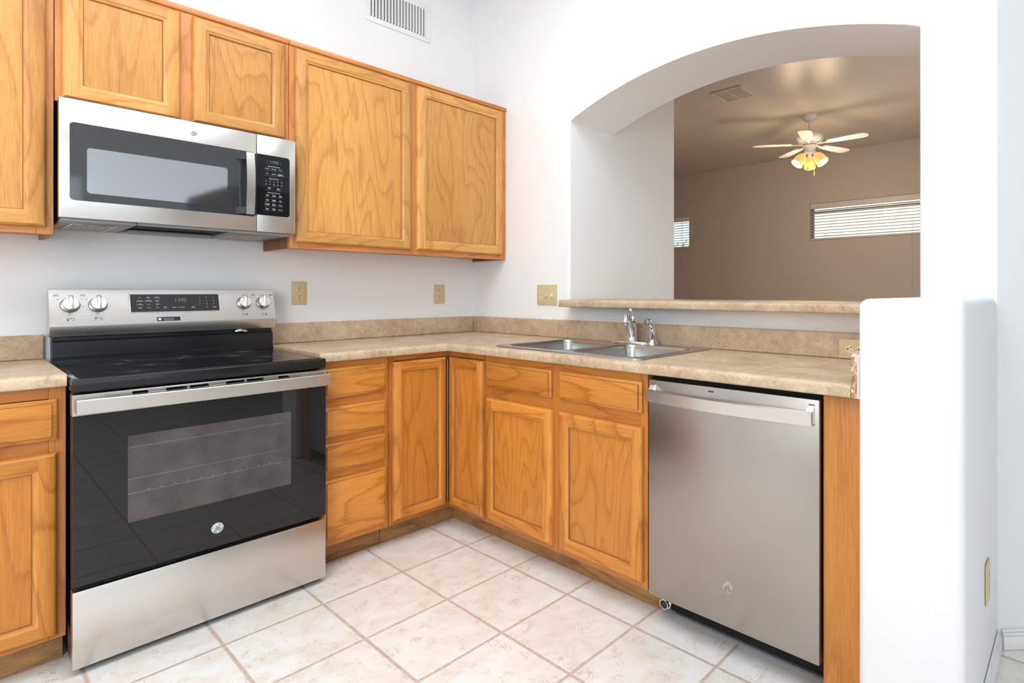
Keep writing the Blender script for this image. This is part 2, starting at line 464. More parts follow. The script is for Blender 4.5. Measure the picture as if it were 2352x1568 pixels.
# side wall continuing behind the arch, and the room beyond
MB(WORLD).box(WT, 1.046, 0, CH, -.858, .12).build('wall_side', WHITE, kind='structure')
MB(WORLD).box(.926, 1.046, 0, CH, .12, 3.8).build('wall_living_left', BEIGE, kind='structure')
MB(WORLD).box(1.046, 5.75, 0, CH, 3.8, 3.92).build('wall_living_back', BEIGE, kind='structure')
MB(WORLD).box(.5, 5.75, 0, CH, -2.92, -2.8).build('wall_living_front', BEIGE, kind='structure')
FX = 5.75
def far_wall():
    m = MB(WORLD)
    m.box(FX, FX + .15, 0, 1.90, -2.92, 3.92); m.box(FX, FX + .15, 2.42, CH, -2.92, 3.92)
    for a, b in ((-2.92, -1.95), (-.064, 1.925), (3.35, 3.92)): m.box(FX, FX + .15, 1.90, 2.42, a, b)
    m.build('wall_living_far', BEIGE, kind='structure')
far_wall()
# low stub wall at the end of the counter
MB(WORLD).box(-.66, -.001, .001, 1.150, -2.800, -2.556, bev=.024, seg=4).build('wall_stub', WHITE, kind='structure')
# diagonal wall to the right
def diag_wall(d0, d1, z0, z1, n0, n1, mb, bev=0):
    k = math.sqrt(.5); o = Vector((0, -2.80))
    mp = lambda u, z, n: (o.x + u * k - n * k, o.y - u * k - n * k, z)
    mb.box(d0, d1, z0, z1, n0, n1, bev=bev, mp=mp); return mb
diag_wall(0, 2.0, 0, CH, -.12, 0, MB()).build('wall_diagonal', WHITE, kind='structure')
MB(WORLD).box(1.41, 1.53, 0, CH, -6.1, -4.2).build('wall_dining_right', WHITE, kind='structure')
# walls behind the camera: solid to the left, window opening added behind for light
def room_rest():
    m = MB(WORLD)
    m.box(-4.3, -4.2, 0, CH, -6.1, .12)
    m.build('wall_left', WHITE, kind='structure')
    m = MB(WORLD)
    m.box(-4.3, -3.9, 0, CH, -6.1, -6.0).box(-1.3, -.35, 0, CH, -6.1, -6.0).box(-3.9, -1.3, 0, .7, -6.1, -6.0).box(-3.9, -1.3, 2.4, CH, -6.1, -6.0)
    hall = [(-.35 + 1.6 * q / 12, 2.30 + .28 * math.sin(PI * q / 12)) for q in range(13)]
    m.prism([(-.35, CH), (-.35, 2.30)] + hall[1:-1] + [(1.25, 2.30), (1.25, CH)], -6.1, -6.0)
    m.box(1.25, 1.53, 0, CH, -6.1, -6.0)
    m.build('wall_front', WHITE, kind='structure')
room_rest()
MB(WORLD).box(-1.0, 1.9, 0, CH, -8.1, -8.0).box(-1.1, -1.0, 0, CH, -8.1, -6.1).box(1.9, 2.0, 0, CH, -8.1, -6.1).box(1.53, 1.9, 0, CH, -6.2, -6.1).build('wall_hall', BEIGE, kind='structure')
MB(WORLD).box(-1.1, 2.0, -.1, 0, -8.1, -6.1).build('floor_hall', TILE, kind='structure')
MB(WORLD).box(-1.1, 2.0, CH, CH + .1, -8.1, -6.1).build('ceiling_hall', WHITE2, kind='structure')
MB(WORLD).box(-1.3, -.36, .001, .1, -5.998, -5.985).build('baseboard_front', TRIMW, kind='structure')

def baseboard(mb, mp, a, b):
    mb.box(a, b, .001, .044, .0005, .014, bev=.002, mp=mp); mb.box(a, b, .0445, .054, .0005, .011, bev=.003, mp=mp); mb.box(a, b, .0545, .064, .0005, .008, bev=.003, mp=mp)
    return mb
MSTUB = lambda u, z, n: (u, -2.8005 - n, z)
k_ = math.sqrt(.5)
MDIAG = lambda u, z, n: (u * k_ - n * k_, -2.80 - u * k_ - n * k_, z)
baseboard(MB(), MSTUB, -.635, -.008).build('baseboard_stub', TRIMW, kind='structure')
baseboard(MB(), MDIAG, .012, 1.95).build('baseboard_diagonal', TRIMW, kind='structure')

# ------------------------------------------------------------------ windows and blinds in the far room
def window(idx, y0, y1, z0, z1, bars):
    m = MB(WORLD); t = .03
    x0, x1 = FX + .07, FX + .11
    m.box(x0, x1, z0, z0 + t, y0, y1).box(x0, x1, z1 - t, z1, y0, y1).box(x0, x1, z0 + t, z1 - t, y0, y0 + t).box(x0, x1, z0 + t, z1 - t, y1 - t, y1)
    for b in bars: m.box(x0, x1, b - .018, b + .018, y0 + t, y1 - t)
    w = m.build('window_%d' % idx, ALUM, kind='structure')
    MB(WORLD).box(FX + .088, FX + .092, z0 + t, z1 - t, y0 + t, y1 - t).build('pane', GLASS, w)
    return w
window(1, -1.95, -.064, 1.90, 2.42, [2.295])
window(2, 1.925, 3.35, 1.90, 2.42, [])
def blind(y0, y1, z0, z1, label, wand):
    r = thing('window_blind', label, 'blind', (FX + .03, (y0 + y1) / 2, z0), 'white slat blinds in the far room')
    a, b = y0 + .006, y1 - .006
    MB(WORLD).box(FX - .004, FX + .05, z1 - .075, z1 - .004, a, b, bev=.003).build('valance', SLAT, r)
    MB(WORLD).box(FX + .004, FX + .045, z0 + .004, z0 + .03, a, b, bev=.004).build('bottom_rail', SLAT, r)
    m = MB(WORLD); n = 10
    for i in range(n):
        z = z0 + .055 + (z1 - .10 - z0 - .055) * i / (n - 1)
        mp = lambda x, zz, y, z=z: (x, y, z + zz - .10 * (x - FX - .025))
        m.box(FX + .002, FX + .048, -.0018, .0018, a, b, mp=mp)
    m.build('slats', SLAT, r)
    L = y1 - y0
    for q in (.10, .37, .63, .90):
        yy = y0 + L * q
        MB(WORLD).tube([(FX + .001, z0 + .02, yy), (FX + .001, z1 - .06, yy)], .0016, 6).build('ladder_cord', SLAT, r)
    for yy, zz in wand:
        c = MB(WORLD).tube([(FX - .006, z1 - .07, yy), (FX - .006, zz, yy)], .0022, 6).build('pull_cord', SLAT, r)
        MB(WORLD).lathe([(.002, .03), (.006, .02), (.009, 0)], 10, (FX - .006, zz - .03, yy), 'z').build('tassel', BEIGE, c)
blind(-1.95, -.064, 1.90, 2.42, 'wide white slat blind in the high window of the room beyond the arch', [(-1.367, 1.27)])
blind(1.925, 3.35, 1.90, 2.42, 'narrow white slat blind beside the side wall left in the room beyond the arch', [(2.051, 1.55), (2.075, 1.63)])

# outside: sunlit patio wall and a tree
MB(WORLD).box(5.9, 16, -.15, -.05, -8, 12).build('ground', GROUND, kind='structure')
MB(WORLD).box(9.0, 9.2, -.05, 4.4, -8, 2.1).build('wall_outside', STUCCO, kind='structure')
def tree():
    r = thing('tree', 'green leafy tree outside the narrow blind window', 'tree', (11.0, 5.1, -.05))
    MB(WORLD).tube([(11, -.05, 5.1), (11.02, .9, 5.12), (10.97, 1.7, 5.06)], [.12, .09, .05], 8).build('trunk', BARK, r)
    m = MB(WORLD); rnd = random.Random(3)
    for i in range(420):
        a = rnd.uniform(0, 2 * PI); q = rnd.uniform(.1, 1.15); z = 1.35 + rnd.random() ** 1.6 * 1.25
        c = Vector((11 + q * math.cos(a) * .9, z, 5.1 + q * math.sin(a)))
        d1 = Vector((rnd.uniform(-1, 1), rnd.uniform(-1, 1), rnd.uniform(-1, 1))).normalized() * .07
        d2 = Vector((rnd.uniform(-1, 1), rnd.uniform(-1, 1), rnd.uniform(-1, 1))).normalized() * .045
        m.quad([c - d1, c + d2, c + d1, c - d2])
    m.build('foliage', LEAF, r, kind='stuff', recalc=False)
tree()

# ------------------------------------------------------------------ cabinets
def door_leaf(mp, u0, u1, z0, z1, n0, root, mv, mh, mpn, name='door', sw=.050, th=.020):
    """frame-and-panel door: stiles run through, rails between; recessed panel is a sub-part"""
    m = MB(mp); bm = m.bm
    prof = [(0, 0), (0, th * .55), (.0035, th * .80), (.009, th), (sw - .008, th), (sw - .005, th - .0030), (sw + .004, th - .0045), (sw + .007, th - .0120)]
    ring = lambda d, h: [(u0 + d, z0 + d, n0 + h), (u1 - d, z0 + d, n0 + h), (u1 - d, z1 - d, n0 + h), (u0 + d, z1 - d, n0 + h)]
    R = [ring(d, h) for d, h in prof]
    for k in range(len(R) - 1):
        if k == 3: continue
        for i in range(4):
            j = (i + 1) % 4
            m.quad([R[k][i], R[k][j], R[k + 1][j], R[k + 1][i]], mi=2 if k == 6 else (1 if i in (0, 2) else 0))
    d1, d2, h = prof[3][0], prof[4][0], n0 + th
    for a, b in ((u0 + d1, u0 + d2), (u1 - d2, u1 - d1)):
        m.quad([(a, z0 + d1, h), (b, z0 + d1, h), (b, z1 - d1, h), (a, z1 - d1, h)], 0)
    for a, b in ((z0 + d1, z0 + d2), (z1 - d2, z1 - d1)):
        m.quad([(u0 + d2, a, h), (u1 - d2, a, h), (u1 - d2, b, h), (u0 + d2, b, h)], 1)
    m.quad(R[0][::-1], 0)
    bmesh.ops.remove_doubles(bm, verts=bm.verts[:], dist=1e-5)
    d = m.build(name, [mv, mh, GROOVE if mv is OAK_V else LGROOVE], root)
    s = sw + .0065
    MB(mp).box(u0 + s, u1 - s, z0 + s, z1 - s, n0 + .002, n0 + th - .0115).build('panel', mpn, d)
    return d
def drawer_front(mp, u0, u1, z0, z1, n0, root, mh, name='drawer', th=.020):
    m = MB(mp)
    prof = [(0, 0), (0, th * .5), (.003, th * .62), (.011, th * .72), (.0125, th * .95), (.016, th)]
    ring = lambda d, h: [(u0 + d, z0 + d, n0 + h), (u1 - d, z0 + d, n0 + h), (u1 - d, z1 - d, n0 + h), (u0 + d, z1 - d, n0 + h)]
    R = [ring(d, h) for d, h in prof]
    for k in range(len(R) - 1):
        for i in range(4):
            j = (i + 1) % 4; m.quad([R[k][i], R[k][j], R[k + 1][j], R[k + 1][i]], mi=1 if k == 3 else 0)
    m.quad(R[-1]); m.quad(R[0][::-1])
    bmesh.ops.remove_doubles(m.bm, verts=m.bm.verts[:], dist=1e-5)
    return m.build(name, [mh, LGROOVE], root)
def frame(mp, stiles, rails, n0, n1, root, mv, mh):
    m = MB(mp)
    for s in stiles: m.box(*s, n0, n1, bev=.0012, seg=1, mi=0)
    for s in rails: m.box(*s, n0, n1, bev=.0012, seg=1, mi=1)
    return m.build('face_frame', [mv, mh], root)
def carcass(mp, u0, u1, z0, z1, n1, root, mat=None, n0=.003):
    m = MB(mp); t = .016
    m.box(u0, u0 + t, z0, z1, n0, n1).box(u1 - t, u1, z0, z1, n0, n1).box(u0 + t, u1 - t, z0, z0 + t, n0, n1).box(u0 + t, u1 - t, z0 + t, z1, n0, n0 + t)
    return m.build('carcass', mat or CARC, root)
F0, F1 = .590, .610           # base face frame
CT = .8755                    # top of base cabinets

# left base cabinet (drawer over door), left of the range
r = thing('base_cabinet', 'oak base cabinet left of the range with one drawer above a door', 'cabinet', (-2.31, -.3, 0))
carcass(MAPY, -2.615, -2.003, .105, CT, F0, r)
frame(MAPY, [(-2.615, -2.575, .1, CT), (-2.042, -2.003, .1, CT)], [(-2.575, -2.042, .84, CT), (-2.575, -2.042, .672, .722), (-2.575, -2.042, .1, .13)], F0, F1, r, LFR_V, LFR_H)
drawer_front(MAPY, -2.594, -2.024, .715, .839, F1 + .0005, r, LOAK_H)
door_leaf(MAPY, -2.594, -2.024, .116, .676, F1 + .0005, r, LOAK_V, LOAK_H, LOAK_P)
MB(MAPY).box(-2.615, -2.003, .001, .104, .515, .531).build('toe_kick', TOE, r)

# four-drawer base
r = thing('drawer_cabinet', 'narrow oak base cabinet with four drawers right of the range', 'cabinet', (-1.09, -.3, 0))
carcass(MAPY, -1.243, -.934, .105, CT, F0, r)
frame(MAPY, [(-1.243, -1.212, .1, CT), (-.962, -.934, .1, CT)], [(-1.212, -.962, .838, CT), (-1.212, -.962, .676, .730), (-1.212, -.962, .526, .566), (-1.212, -.962, .374, .416), (-1.212, -.962, .1, .134)], F0, F1, r, LFR_V, LFR_H)
for z0, z1 in ((.722, .846), (.560, .683), (.411, .532), (.128, .380)):
    drawer_front(MAPY, -1.226, -.951, z0, z1, F1 + .0005, r, LOAK_H)
MB(MAPY).box(-1.243, -.934, .001, .104, .515, .531).build('toe_kick', TOE, r)

# corner base with a folding pair of doors
r = thing('corner_cabinet', 'oak corner base cabinet with a folding pair of narrow doors', 'cabinet', (-.3, -.3, 0))
MB(WORLD).box(-.931, -.003, .105, CT, -F0, -.003).box(-F0, -.003, .105, CT, -.903, -F0 - .0005).build('carcass', CARC, r)
m = MB(MAPY)
m.box(-.931, -.906, .1, CT, F0, F1, bev=.001, seg=1).box(-.906, -.592, .852, CT, F0, F1, mi=1).box(-.906, -.592, .1, .122, F0, F1, mi=1)
m.mp = MAPX
m.box(.892, .903, .1, CT, F0, F1, bev=.001, seg=1).box(.6105, .892, .852, CT, F0, F1, mi=1).box(.6105, .892, .1, .122, F0, F1, mi=1)
m.build('face_frame', [LFR_V, LFR_H], r)
d = door_leaf(MAPY, -.914, -.6345, .120, .848, F1 + .0005, r, LOAK_V, LOAK_H, LOAK_P, sw=.042)
m = MB(WORLD).tube([(-.6325, .13, -.6325), (-.6325, .84, -.6325)], .0015, 6); m.build('piano_hinge', SATIN, d)
door_leaf(MAPX, .6345, .897, .120, .848, F1 + .0005, r, LOAK_V, LOAK_H, LOAK_P, sw=.042)
m = MB(MAPY).box(-.931, -.515, .001, .104, .515, .531); m.mp = MAPX
m.box(.5315, .903, .001, .104, .515, .531).build('toe_kick', TOE, r)

# sink base
r = thing('sink_cabinet', 'wide oak base cabinet under the sink with two false drawer fronts over two doors', 'cabinet', (-.3, -1.37, 0))
carcass(MAPX, .906, 1.832, .105, CT, F0, r)
frame(MAPX, [(.906, .940, .1, CT), (1.335, 1.412, .1, CT), (1.798, 1.832, .1, CT)],
      [(a, b, z0, z1) for a, b in ((.940, 1.335), (1.412, 1.798)) for z0, z1 in ((.838, CT), (.672, .742), (.1, .136))], F0, F1, r, LFR_V, LFR_H)
for a, b in ((.922, 1.350), (1.397, 1.813)):
    drawer_front(MAPX, a, b, .733, .846, F1 + .0005, r, LOAK_H, 'false_drawer_front')
for a, b in ((.926, 1.357), (1.399, 1.816)):
    door_leaf(MAPX, a, b, .126, .682, F1 + .0005, r, LOAK_V, LOAK_H, LOAK_P)
MB(MAPX).box(.906, 1.832, .001, .104, .515, .531).build('toe_kick', TOE, r)

# filler panel at the right of the dishwasher
ENDP = oak('oak_veneer_end', False, (0.640, 0.251, 0.0507), (0.520, 0.186, 0.0351), 5.0)
tag(MB(MAPX).box(2.450, 2.551, .001, .873, .02, .610, bev=.0012).build('end_panel', ENDP), 'tall plain oak end panel between the dishwasher and the white stub wall', 'panel')

# upper cabinets
U0, U1, UT, UB = .295, .315, 2.297, 1.366
def upper(name, label, u0, u1, zb, doors, stiles, loc, exposed_left=False):
    r = thing(name, label, 'cabinet', loc)
    m = MB(MAPY); t = .014
    m.box(u0, u0 + t, zb, UT, .002, U0 - .0005, mi=1).box(u1 - t, u1, zb, UT, .002, U0 - .0005, mi=1).box(u0 + t, u1 - t, zb + .018, UT, .002, U0 - .0005, mi=0)
    m.build('carcass', [FR_H, SHADED_SIDE], r)
    zr = [(zb, zb + .045), (2.245, UT)]
    st = [(a, b, zb, UT) for a, b in stiles]
    rl = [(stiles[i][1], stiles[i + 1][0], z0, z1) for i in range(len(stiles) - 1) for z0, z1 in zr]
    frame(MAPY, st, rl, U0, U1, r, FR_V, FR_H)
    MB(MAPY).box(u0, u1, UT - .021, UT + .001, U1 + .0005, U1 + .009, bev=.003).build('top_trim', FR_H, r)
    for a, b, z0, z1 in doors:
        door_leaf(MAPY, a, b, z0, z1, U1 + .0005, r, OAK_V, OAK_H, OAK_P)
    return r
upper('wall_cabinet', 'oak upper cabinet left of the microwave with one tall door', -2.615, -2.004, UB, [(-2.594, -2.024, 1.390, 2.266)], [(-2.615, -2.575), (-2.046, -2.004)], (-2.31, -.15, UB))
upper('wall_cabinet', 'short oak upper cabinet with two doors above the microwave', -2.002, -1.247, 1.832, [(-1.985, -1.648, 1.843, 2.266), (-1.607, -1.266, 1.845, 2.266)], [(-2.002, -1.965), (-1.668, -1.588), (-1.285, -1.247)], (-1.62, -.15, 1.832))
upper('wall_cabinet', 'wide oak upper cabinet with two tall doors in the corner right of the microwave', -1.245, -.002, UB, [(-1.224, -.651, 1.391, 2.266), (-.615, -.036, 1.394, 2.268)], [(-1.245, -1.200), (-.672, -.594), (-.045, -.002)], (-.62, -.15, UB))

# ------------------------------------------------------------------ countertops
def counter_profile(D=.635, zt=.914, zb=.8765):
    pr = [(.0205, zb), (.0205, zt)]
    pr = [(.003, zb), (.003, zt), (.0555, zt), (.560, zt)]
    r1 = .016
    pr += [(D - r1 - .012, zt + .0012)]
    for i in range(7):
        a = PI / 2 - PI / 2 * i / 6
        pr.append((D - r1 + r1 * math.cos(a), zt + .0012 - r1 + r1 * math.sin(a)))
    r2 = .006
    for i in range(4):
        a = -PI / 2 * i / 3
        pr.append((D - r2 + r2 * math.cos(a), zb + r2 + r2 * math.sin(a)))
    return pr
SU0, SU1 = .935, 1.768        # sink cut-out
def l_counter():
    r = thing('countertop', 'tan mottled laminate countertop running round the corner under the sink', 'countertop', (-.3, -.3, .8765))
    pr = counter_profile(); m = MB(WORLD); bm = m.bm
    x0, y1 = -1.2445, -2.531
    A = [bm.verts.new((x0, -n, z)) for n, z in pr]; B = [bm.verts.new((-n, -n, z)) for n, z in pr]; C = [bm.verts.new((-n, y1, z)) for n, z in pr]
    k = len(pr)
    # sink hole between profile stations 2 and 3
    C1 = {i: bm.verts.new((-pr[i][0], -SU0, pr[i][1])) for i in (2, 3)}; C2 = {i: bm.verts.new((-pr[i][0], -SU1, pr[i][1])) for i in (2, 3)}
    for i in range(k - 1):
        bm.faces.new((A[i], A[i + 1], B[i + 1], B[i]))
        if i == 2:
            bm.faces.new((B[2], B[3], C1[3], C1[2])); bm.faces.new((C2[2], C2[3], C[3], C[2]))
        elif i == 1:
            bm.faces.new((B[1], B[2], C1[2], C2[2], C[2], C[1]))
        elif i == 3:
            bm.faces.new((B[3], B[4], C[4], C[3], C2[3], C1[3]))
        else: bm.faces.new((B[i], B[i + 1], C[i + 1], C[i]))
    bm.faces.new(A); bm.faces.new(C[::-1])
    # thickness round the hole
    ring = [C1[2], C1[3], C2[3], C2[2]]; low = [bm.verts.new((v.co.x, v.co.y, .8765)) for v in ring]
    for i in range(4): bm.faces.new((ring[i], ring[(i + 1) % 4], low[(i + 1) % 4], low[i]))
    m.build('top', LAM, r)
    MB(MAPY).box(-1.236, -.0215, .9145, 1.014, .0025, .0205, bev=.006, seg=3).build('backsplash', LAM, r)
    MB(MAPX).box(.0025, 2.5305, .9145, 1.014, .0025, .0205, bev=.006, seg=3).build('backsplash', LAM, r)
    # side splash against the stub wall, raw board showing at its cut end
    s = MB(MAPX).box(2.5315, 2.553, .8765, 1.002, .021, .630, bev=.001, seg=1).build('side_splash', LAM, r)
    s['label'] = 'side splash along the stub wall with a raw cut end'
    e = MB(MAPX).box(2.5325, 2.5475, .8775, 1.000, .6305, .634).build('raw_edge', CHIP, s)
    e['label'] = 'brown raw particleboard end'
    MB(MAPX).box(2.5478, 2.5535, .8775, .998, .6305, .6335).build('white_edge_strip', BROWNW, s)
l_counter()
def left_counter():
    r = thing('countertop', 'short tan laminate countertop left of the range', 'countertop', (-2.31, -.3, .8765))
    pr = counter_profile(); m = MB(WORLD); bm = m.bm
    A = [bm.verts.new((-2.66, -n, z)) for n, z in pr]; B = [bm.verts.new((-2.0035, -n, z)) for n, z in pr]
    for i in range(len(pr) - 1): bm.faces.new((A[i], A[i + 1], B[i + 1], B[i]))
    bm.faces.new(A); bm.faces.new(B[::-1]); m.build('top', LAM, r)
    MB(MAPY).box(-2.66, -2.0035, .9145, 1.006, .0025, .0205, bev=.005, seg=3).build('backsplash', LAM, r)
left_counter()
# bar ledge in the arch
m = MB(MAPX)
m.rrect(.868, 2.5545, 1.0895, 1.1275, -.44, .108, .0165, k=4)
b = MB(WORLD)
def ledge():
    m = MB(WORLD); bm = m.bm
    zb, zt, xf, xb = 1.0895, 1.1275, -.106, .425
    pr = [(xb, zb), (xb, zt), (xf + .016, zt)]
    for i in range(1, 7):
        a = PI / 2 + PI / 2 * i / 6; pr.append((xf + .016 + .016 * math.cos(a), zt - .016 + .016 * math.sin(a)))
    for i in range(4):
        a = PI + PI / 2 * i / 3; pr.append((xf + .005 + .005 * math.cos(a), zb + .005 + .005 * math.sin(a)))
    def sec(y, x_lim=None):
        return [bm.verts.new((x if x_lim is None else min(x, x_lim), y, z)) for x, z in pr]
    # horn past the jamb on the kitchen side, then the run inside the opening
    secs = [sec(-.890, -.0015), sec(-.8905 - .004, -.0015)]
    a = sec(-.878, -.0015); b = sec(-2.5545, -.0015)
    for i in range(len(pr) - 1): bm.faces.new((a[i], a[i + 1], b[i + 1], b[i]))
    bm.faces.new((a[-1], a[0], b[0], b[-1])); bm.faces.new(a[::-1]); bm.faces.new(b)
    for s in secs:
        for v in s: bm.verts.remove(v)
    m.box(-.0015, xb, zb, zt, -2.5545, -.8605)
    return m.build('bar_ledge', LAM)
b.bm.free(); m.bm.free()
tag(ledge(), 'tan laminate bar ledge along the sill of the arched opening', 'ledge')

# ------------------------------------------------------------------ sink, faucet
def sink():
    r = thing('kitchen_sink', 'stainless double bowl sink set in the countertop', 'sink', (-.31, -1.35, .914))
    x0, x1, y0, y1 = -.585, -.034, -1.772, -.927
    bowls = [(-.548, -.135, -1.337, -.968), (-.548, -.135, -1.736, -1.377)]
    def rr(a, b, c, d, rad, k=6):
        pts = []
        for cx, cy, a0 in ((b - rad, d - rad, 0), (a + rad, d - rad, 90), (a + rad, c + rad, 180), (b - rad, c + rad, 270)):
            for i in range(k + 1):
                t = math.radians(a0 + 90 * i / k); pts.append((cx + rad * math.cos(t), cy + rad * math.sin(t)))
        return pts
    # deck: outer rounded rectangle with two bowl holes, filled
    bm = bmesh.new(); loops = []
    zt = .9215
    for pts in [rr(x0 + .006, x1 - .006, y0 + .006, y1 - .006, .03)] + [rr(*b, .05) for b in bowls]:
        vs = [bm.verts.new((p[0], p[1], zt)) for p in pts]
        es = [bm.edges.new((vs[i], vs[(i + 1) % len(vs)])) for i in range(len(vs))]
        loops.append((vs, es))
    bmesh.ops.triangle_fill(bm, use_beauty=True, use_dissolve=False, edges=[e for _, es in loops for e in es])
    # rolled outer rim
    outer = loops[0][0]
    cx, cy = (x0 + x1) / 2, (y0 + y1) / 2
    prev = outer
    for dd, z in ((.004, .9205), (.006, .9160), (.006, .9148)):
        pts = rr(x0 + .006 - dd, x1 - .006 + dd, y0 + .006 - dd, y1 - .006 + dd, .03 + dd)
        vs = [bm.verts.new((p[0], p[1], z)) for p in pts]
        for i in range(len(vs)):
            j = (i + 1) % len(vs); bm.faces.new((prev[i], prev[j], vs[j], vs[i]))
        prev = vs
    m = MB(WORLD); m.bm.free(); m.bm = bm
    m.build('deck', SINKM, r)
    for b in bowls:
        bm = bmesh.new(); prev = None
        for ins, z, rad in ((-.001, .9219, .051), (.003, .918, .047), (.006, .905, .046), (.014, .77, .042), (.024, .748, .05), (.05, .738, .05), (.14, .734, .03)):
            pts = rr(b[0] + ins, b[1] - ins, b[2] + ins, b[3] - ins, rad)
            vs = [bm.verts.new((p[0], p[1], z)) for p in pts]
            if prev:
                for i in range(len(vs)):
                    j = (i + 1) % len(vs); bm.faces.new((prev[i], prev[j], vs[j], vs[i]))
            prev = vs
        bm.faces.new(prev)
        m = MB(WORLD); m.bm.free(); m.bm = bm
        for v in bm.verts: pass
        bo = m.build('bowl', SINKM, r)
        MB(WORLD).lathe([(.045, 0), (.042, .003), (.03, .003), (.02, 0)], 24, ((b[0] + b[1]) / 2, .7345, (b[2] + b[3]) / 2), 'z').build('drain', SATIN, bo)
sink()
def faucet():
    zc = .922; X, Y = -.083, -1.358
    r = thing('faucet', 'chrome single lever faucet on the sink deck', 'faucet', (X, Y, zc))
    # deck plate
    pts = []
    for cy, s in ((Y + .095, 1), (Y - .064, -1)):
        for i in range(9):
            a = math.radians(-90 + 180 * i / 8)
            pts.append((X + .027 * math.sin(a) * s * -1, cy + .027 * math.cos(a) * s))
    m = MB(lambda u, z, n: (u, z, n)).prism(pts, zc + .0003, zc + .011, bev=.006, seg=3); m.build('deck_plate', CHROME, r)
    m = MB(WORLD)
    m.lathe([(.026, zc + .011), (.0245, zc + .016), (.0225, zc + .02), (.0222, zc + .075), (.0215, zc + .076), (.0222, zc + .078), (.021, zc + .098), (.012, zc + .106), (.002, zc + .108)], 24, (X, 0, Y), 'z')
    m.build('body', CHROME, r)
    m = MB(WORLD)
    D = lambda q, z: (X - .90 * q, zc + z, Y - .43 * q)
    pth = [D(.004, .030), D(.026, .064), D(.052, .098), D(.080, .122), D(.108, .132), D(.132, .128), D(.144, .116), D(.148, .103)]
    m.tube(pth, [.0165, .0165, .0155, .0145, .0145, .0155, .0158, .0150], 14)
    s = m.build('spout', CHROME, r)
    MB(WORLD).lathe([(.0135, -.008), (.015, -.006), (.015, .001), (.012, .002)], 16, (X - .1335, zc + .102, Y - .0640), 'z').build('aerator', SATIN, s)
    m = MB(WORLD)
    m.tube([(X + .004, zc + .100, Y), (X + .008, zc + .122, Y), (X + .004, zc + .143, Y - .002), (X - .012, zc + .158, Y - .004)], [.013, .0085, .0068, .0062], 10)
    m.lathe([(.002, -.011), (.008, -.008), (.0105, 0), (.008, .008), (.002, .011)], 14, (X - .016, zc + .160, Y - .004), 'z')
    m.build('lever', CHROME, r)
faucet()
def sprayer():
    zc = .922; X, Y = -.083, -1.478
    r = thing('side_sprayer', 'chrome side sprayer right of the faucet', 'sprayer', (X, Y, zc))
    MB(WORLD).lathe([(.027, zc + .0005), (.026, zc + .005), (.021, zc + .010), (.0205, zc + .013), (.016, zc + .018), (.0155, zc + .022)], 22, (X, 0, Y), 'z').build('base', CHROME, r)
    MB(WORLD).tube([(X, zc + .020, Y), (X + .001, zc + .045, Y), (X - .002, zc + .070, Y), (X - .006, zc + .088, Y), (X - .017, zc + .104, Y), (X - .034, zc + .108, Y)], [.0115, .0165, .0140, .0120, .0150, .0160], 14).build('wand', CHROME, r)
    rot = Matrix.Rotation(math.radians(-12), 3, 'Z')
    MB(WORLD).lathe([(.0165, -.004), (.0165, .001), (.013, .0025), (.0125, .001)], 16, (X - .037, zc + .1075, Y), 'u').build('nozzle_ring', CHROME, r)
    MB(WORLD).lathe([(.010, -.002), (.010, .002), (.006, .003)], 14, (X - .0405, zc + .1072, Y), 'u').build('nozzle', plain('pale_green_rubber', (.30, .38, .34), .5), r)
sprayer()

# ------------------------------------------------------------------ badge (script monogram in a ring)
G_ST = [(-.52, .02), (-.42, -.10), (-.28, .05), (-.18, .33), (-.10, .40), (-.06, .20), (-.10, -.12), (-.16, -.42), (-.32, -.62), (-.47, -.60), (-.50, -.42), (-.36, -.22), (-.10, -.06), (.08, .0)]
E_ST = [(.44, .42), (.36, .52), (.24, .44), (.14, .20), (.24, .06), (.36, .08), (.20, .02), (.08, -.18), (.10, -.46), (.28, -.56), (.48, -.42), (.52, -.16), (.40, -.06), (.26, -.16), (.30, -.30)]
def badge(mp, u, z, rad, n, root, face, ink, name='badge'):
    b = MB(mp).lathe([(rad, 0), (rad * .97, .0012), (rad * .90, .0016), (rad * .1, .0016)], 32, (u, z, n), 'n').build(name, face, root)
    m = MB(mp); h = n + .0017
    def sm(p):
        out = []
        for i in range(len(p) - 1):
            a, b_, c, d = p[max(i - 1, 0)], p[i], p[i + 1], p[min(i + 2, len(p) - 1)]
            for k in range(4):
                t = k / 4
                out.append(tuple(.5 * (2 * b_[q] + (c[q] - a[q]) * t + (2 * a[q] - 5 * b_[q] + 4 * c[q] - d[q]) * t * t + (-a[q] + 3 * b_[q] - 3 * c[q] + d[q]) * t ** 3) for q in (0, 1)))
        return out + [p[-1]]
    for st in (G_ST, E_ST):
        m.tube([(u + x * rad * .95, z + y * rad * .95, h) for x, y in sm(st)], rad * .048, 6, flat=.25)
    for k in range(4):
        a0 = k * PI / 2 + .35
        pts = [(u + math.cos(a0 + t * 1.15) * rad * (.80 - .10 * (1 - t) ** 3), z + math.sin(a0 + t * 1.15) * rad * (.80 - .10 * (1 - t) ** 3), h) for t in [i / 8 for i in range(9)]]
        m.tube(pts, [rad * (.02 + .035 * (i / 8)) for i in range(9)], 6, flat=.25)
    m.build('monogram', ink, b)
    return b

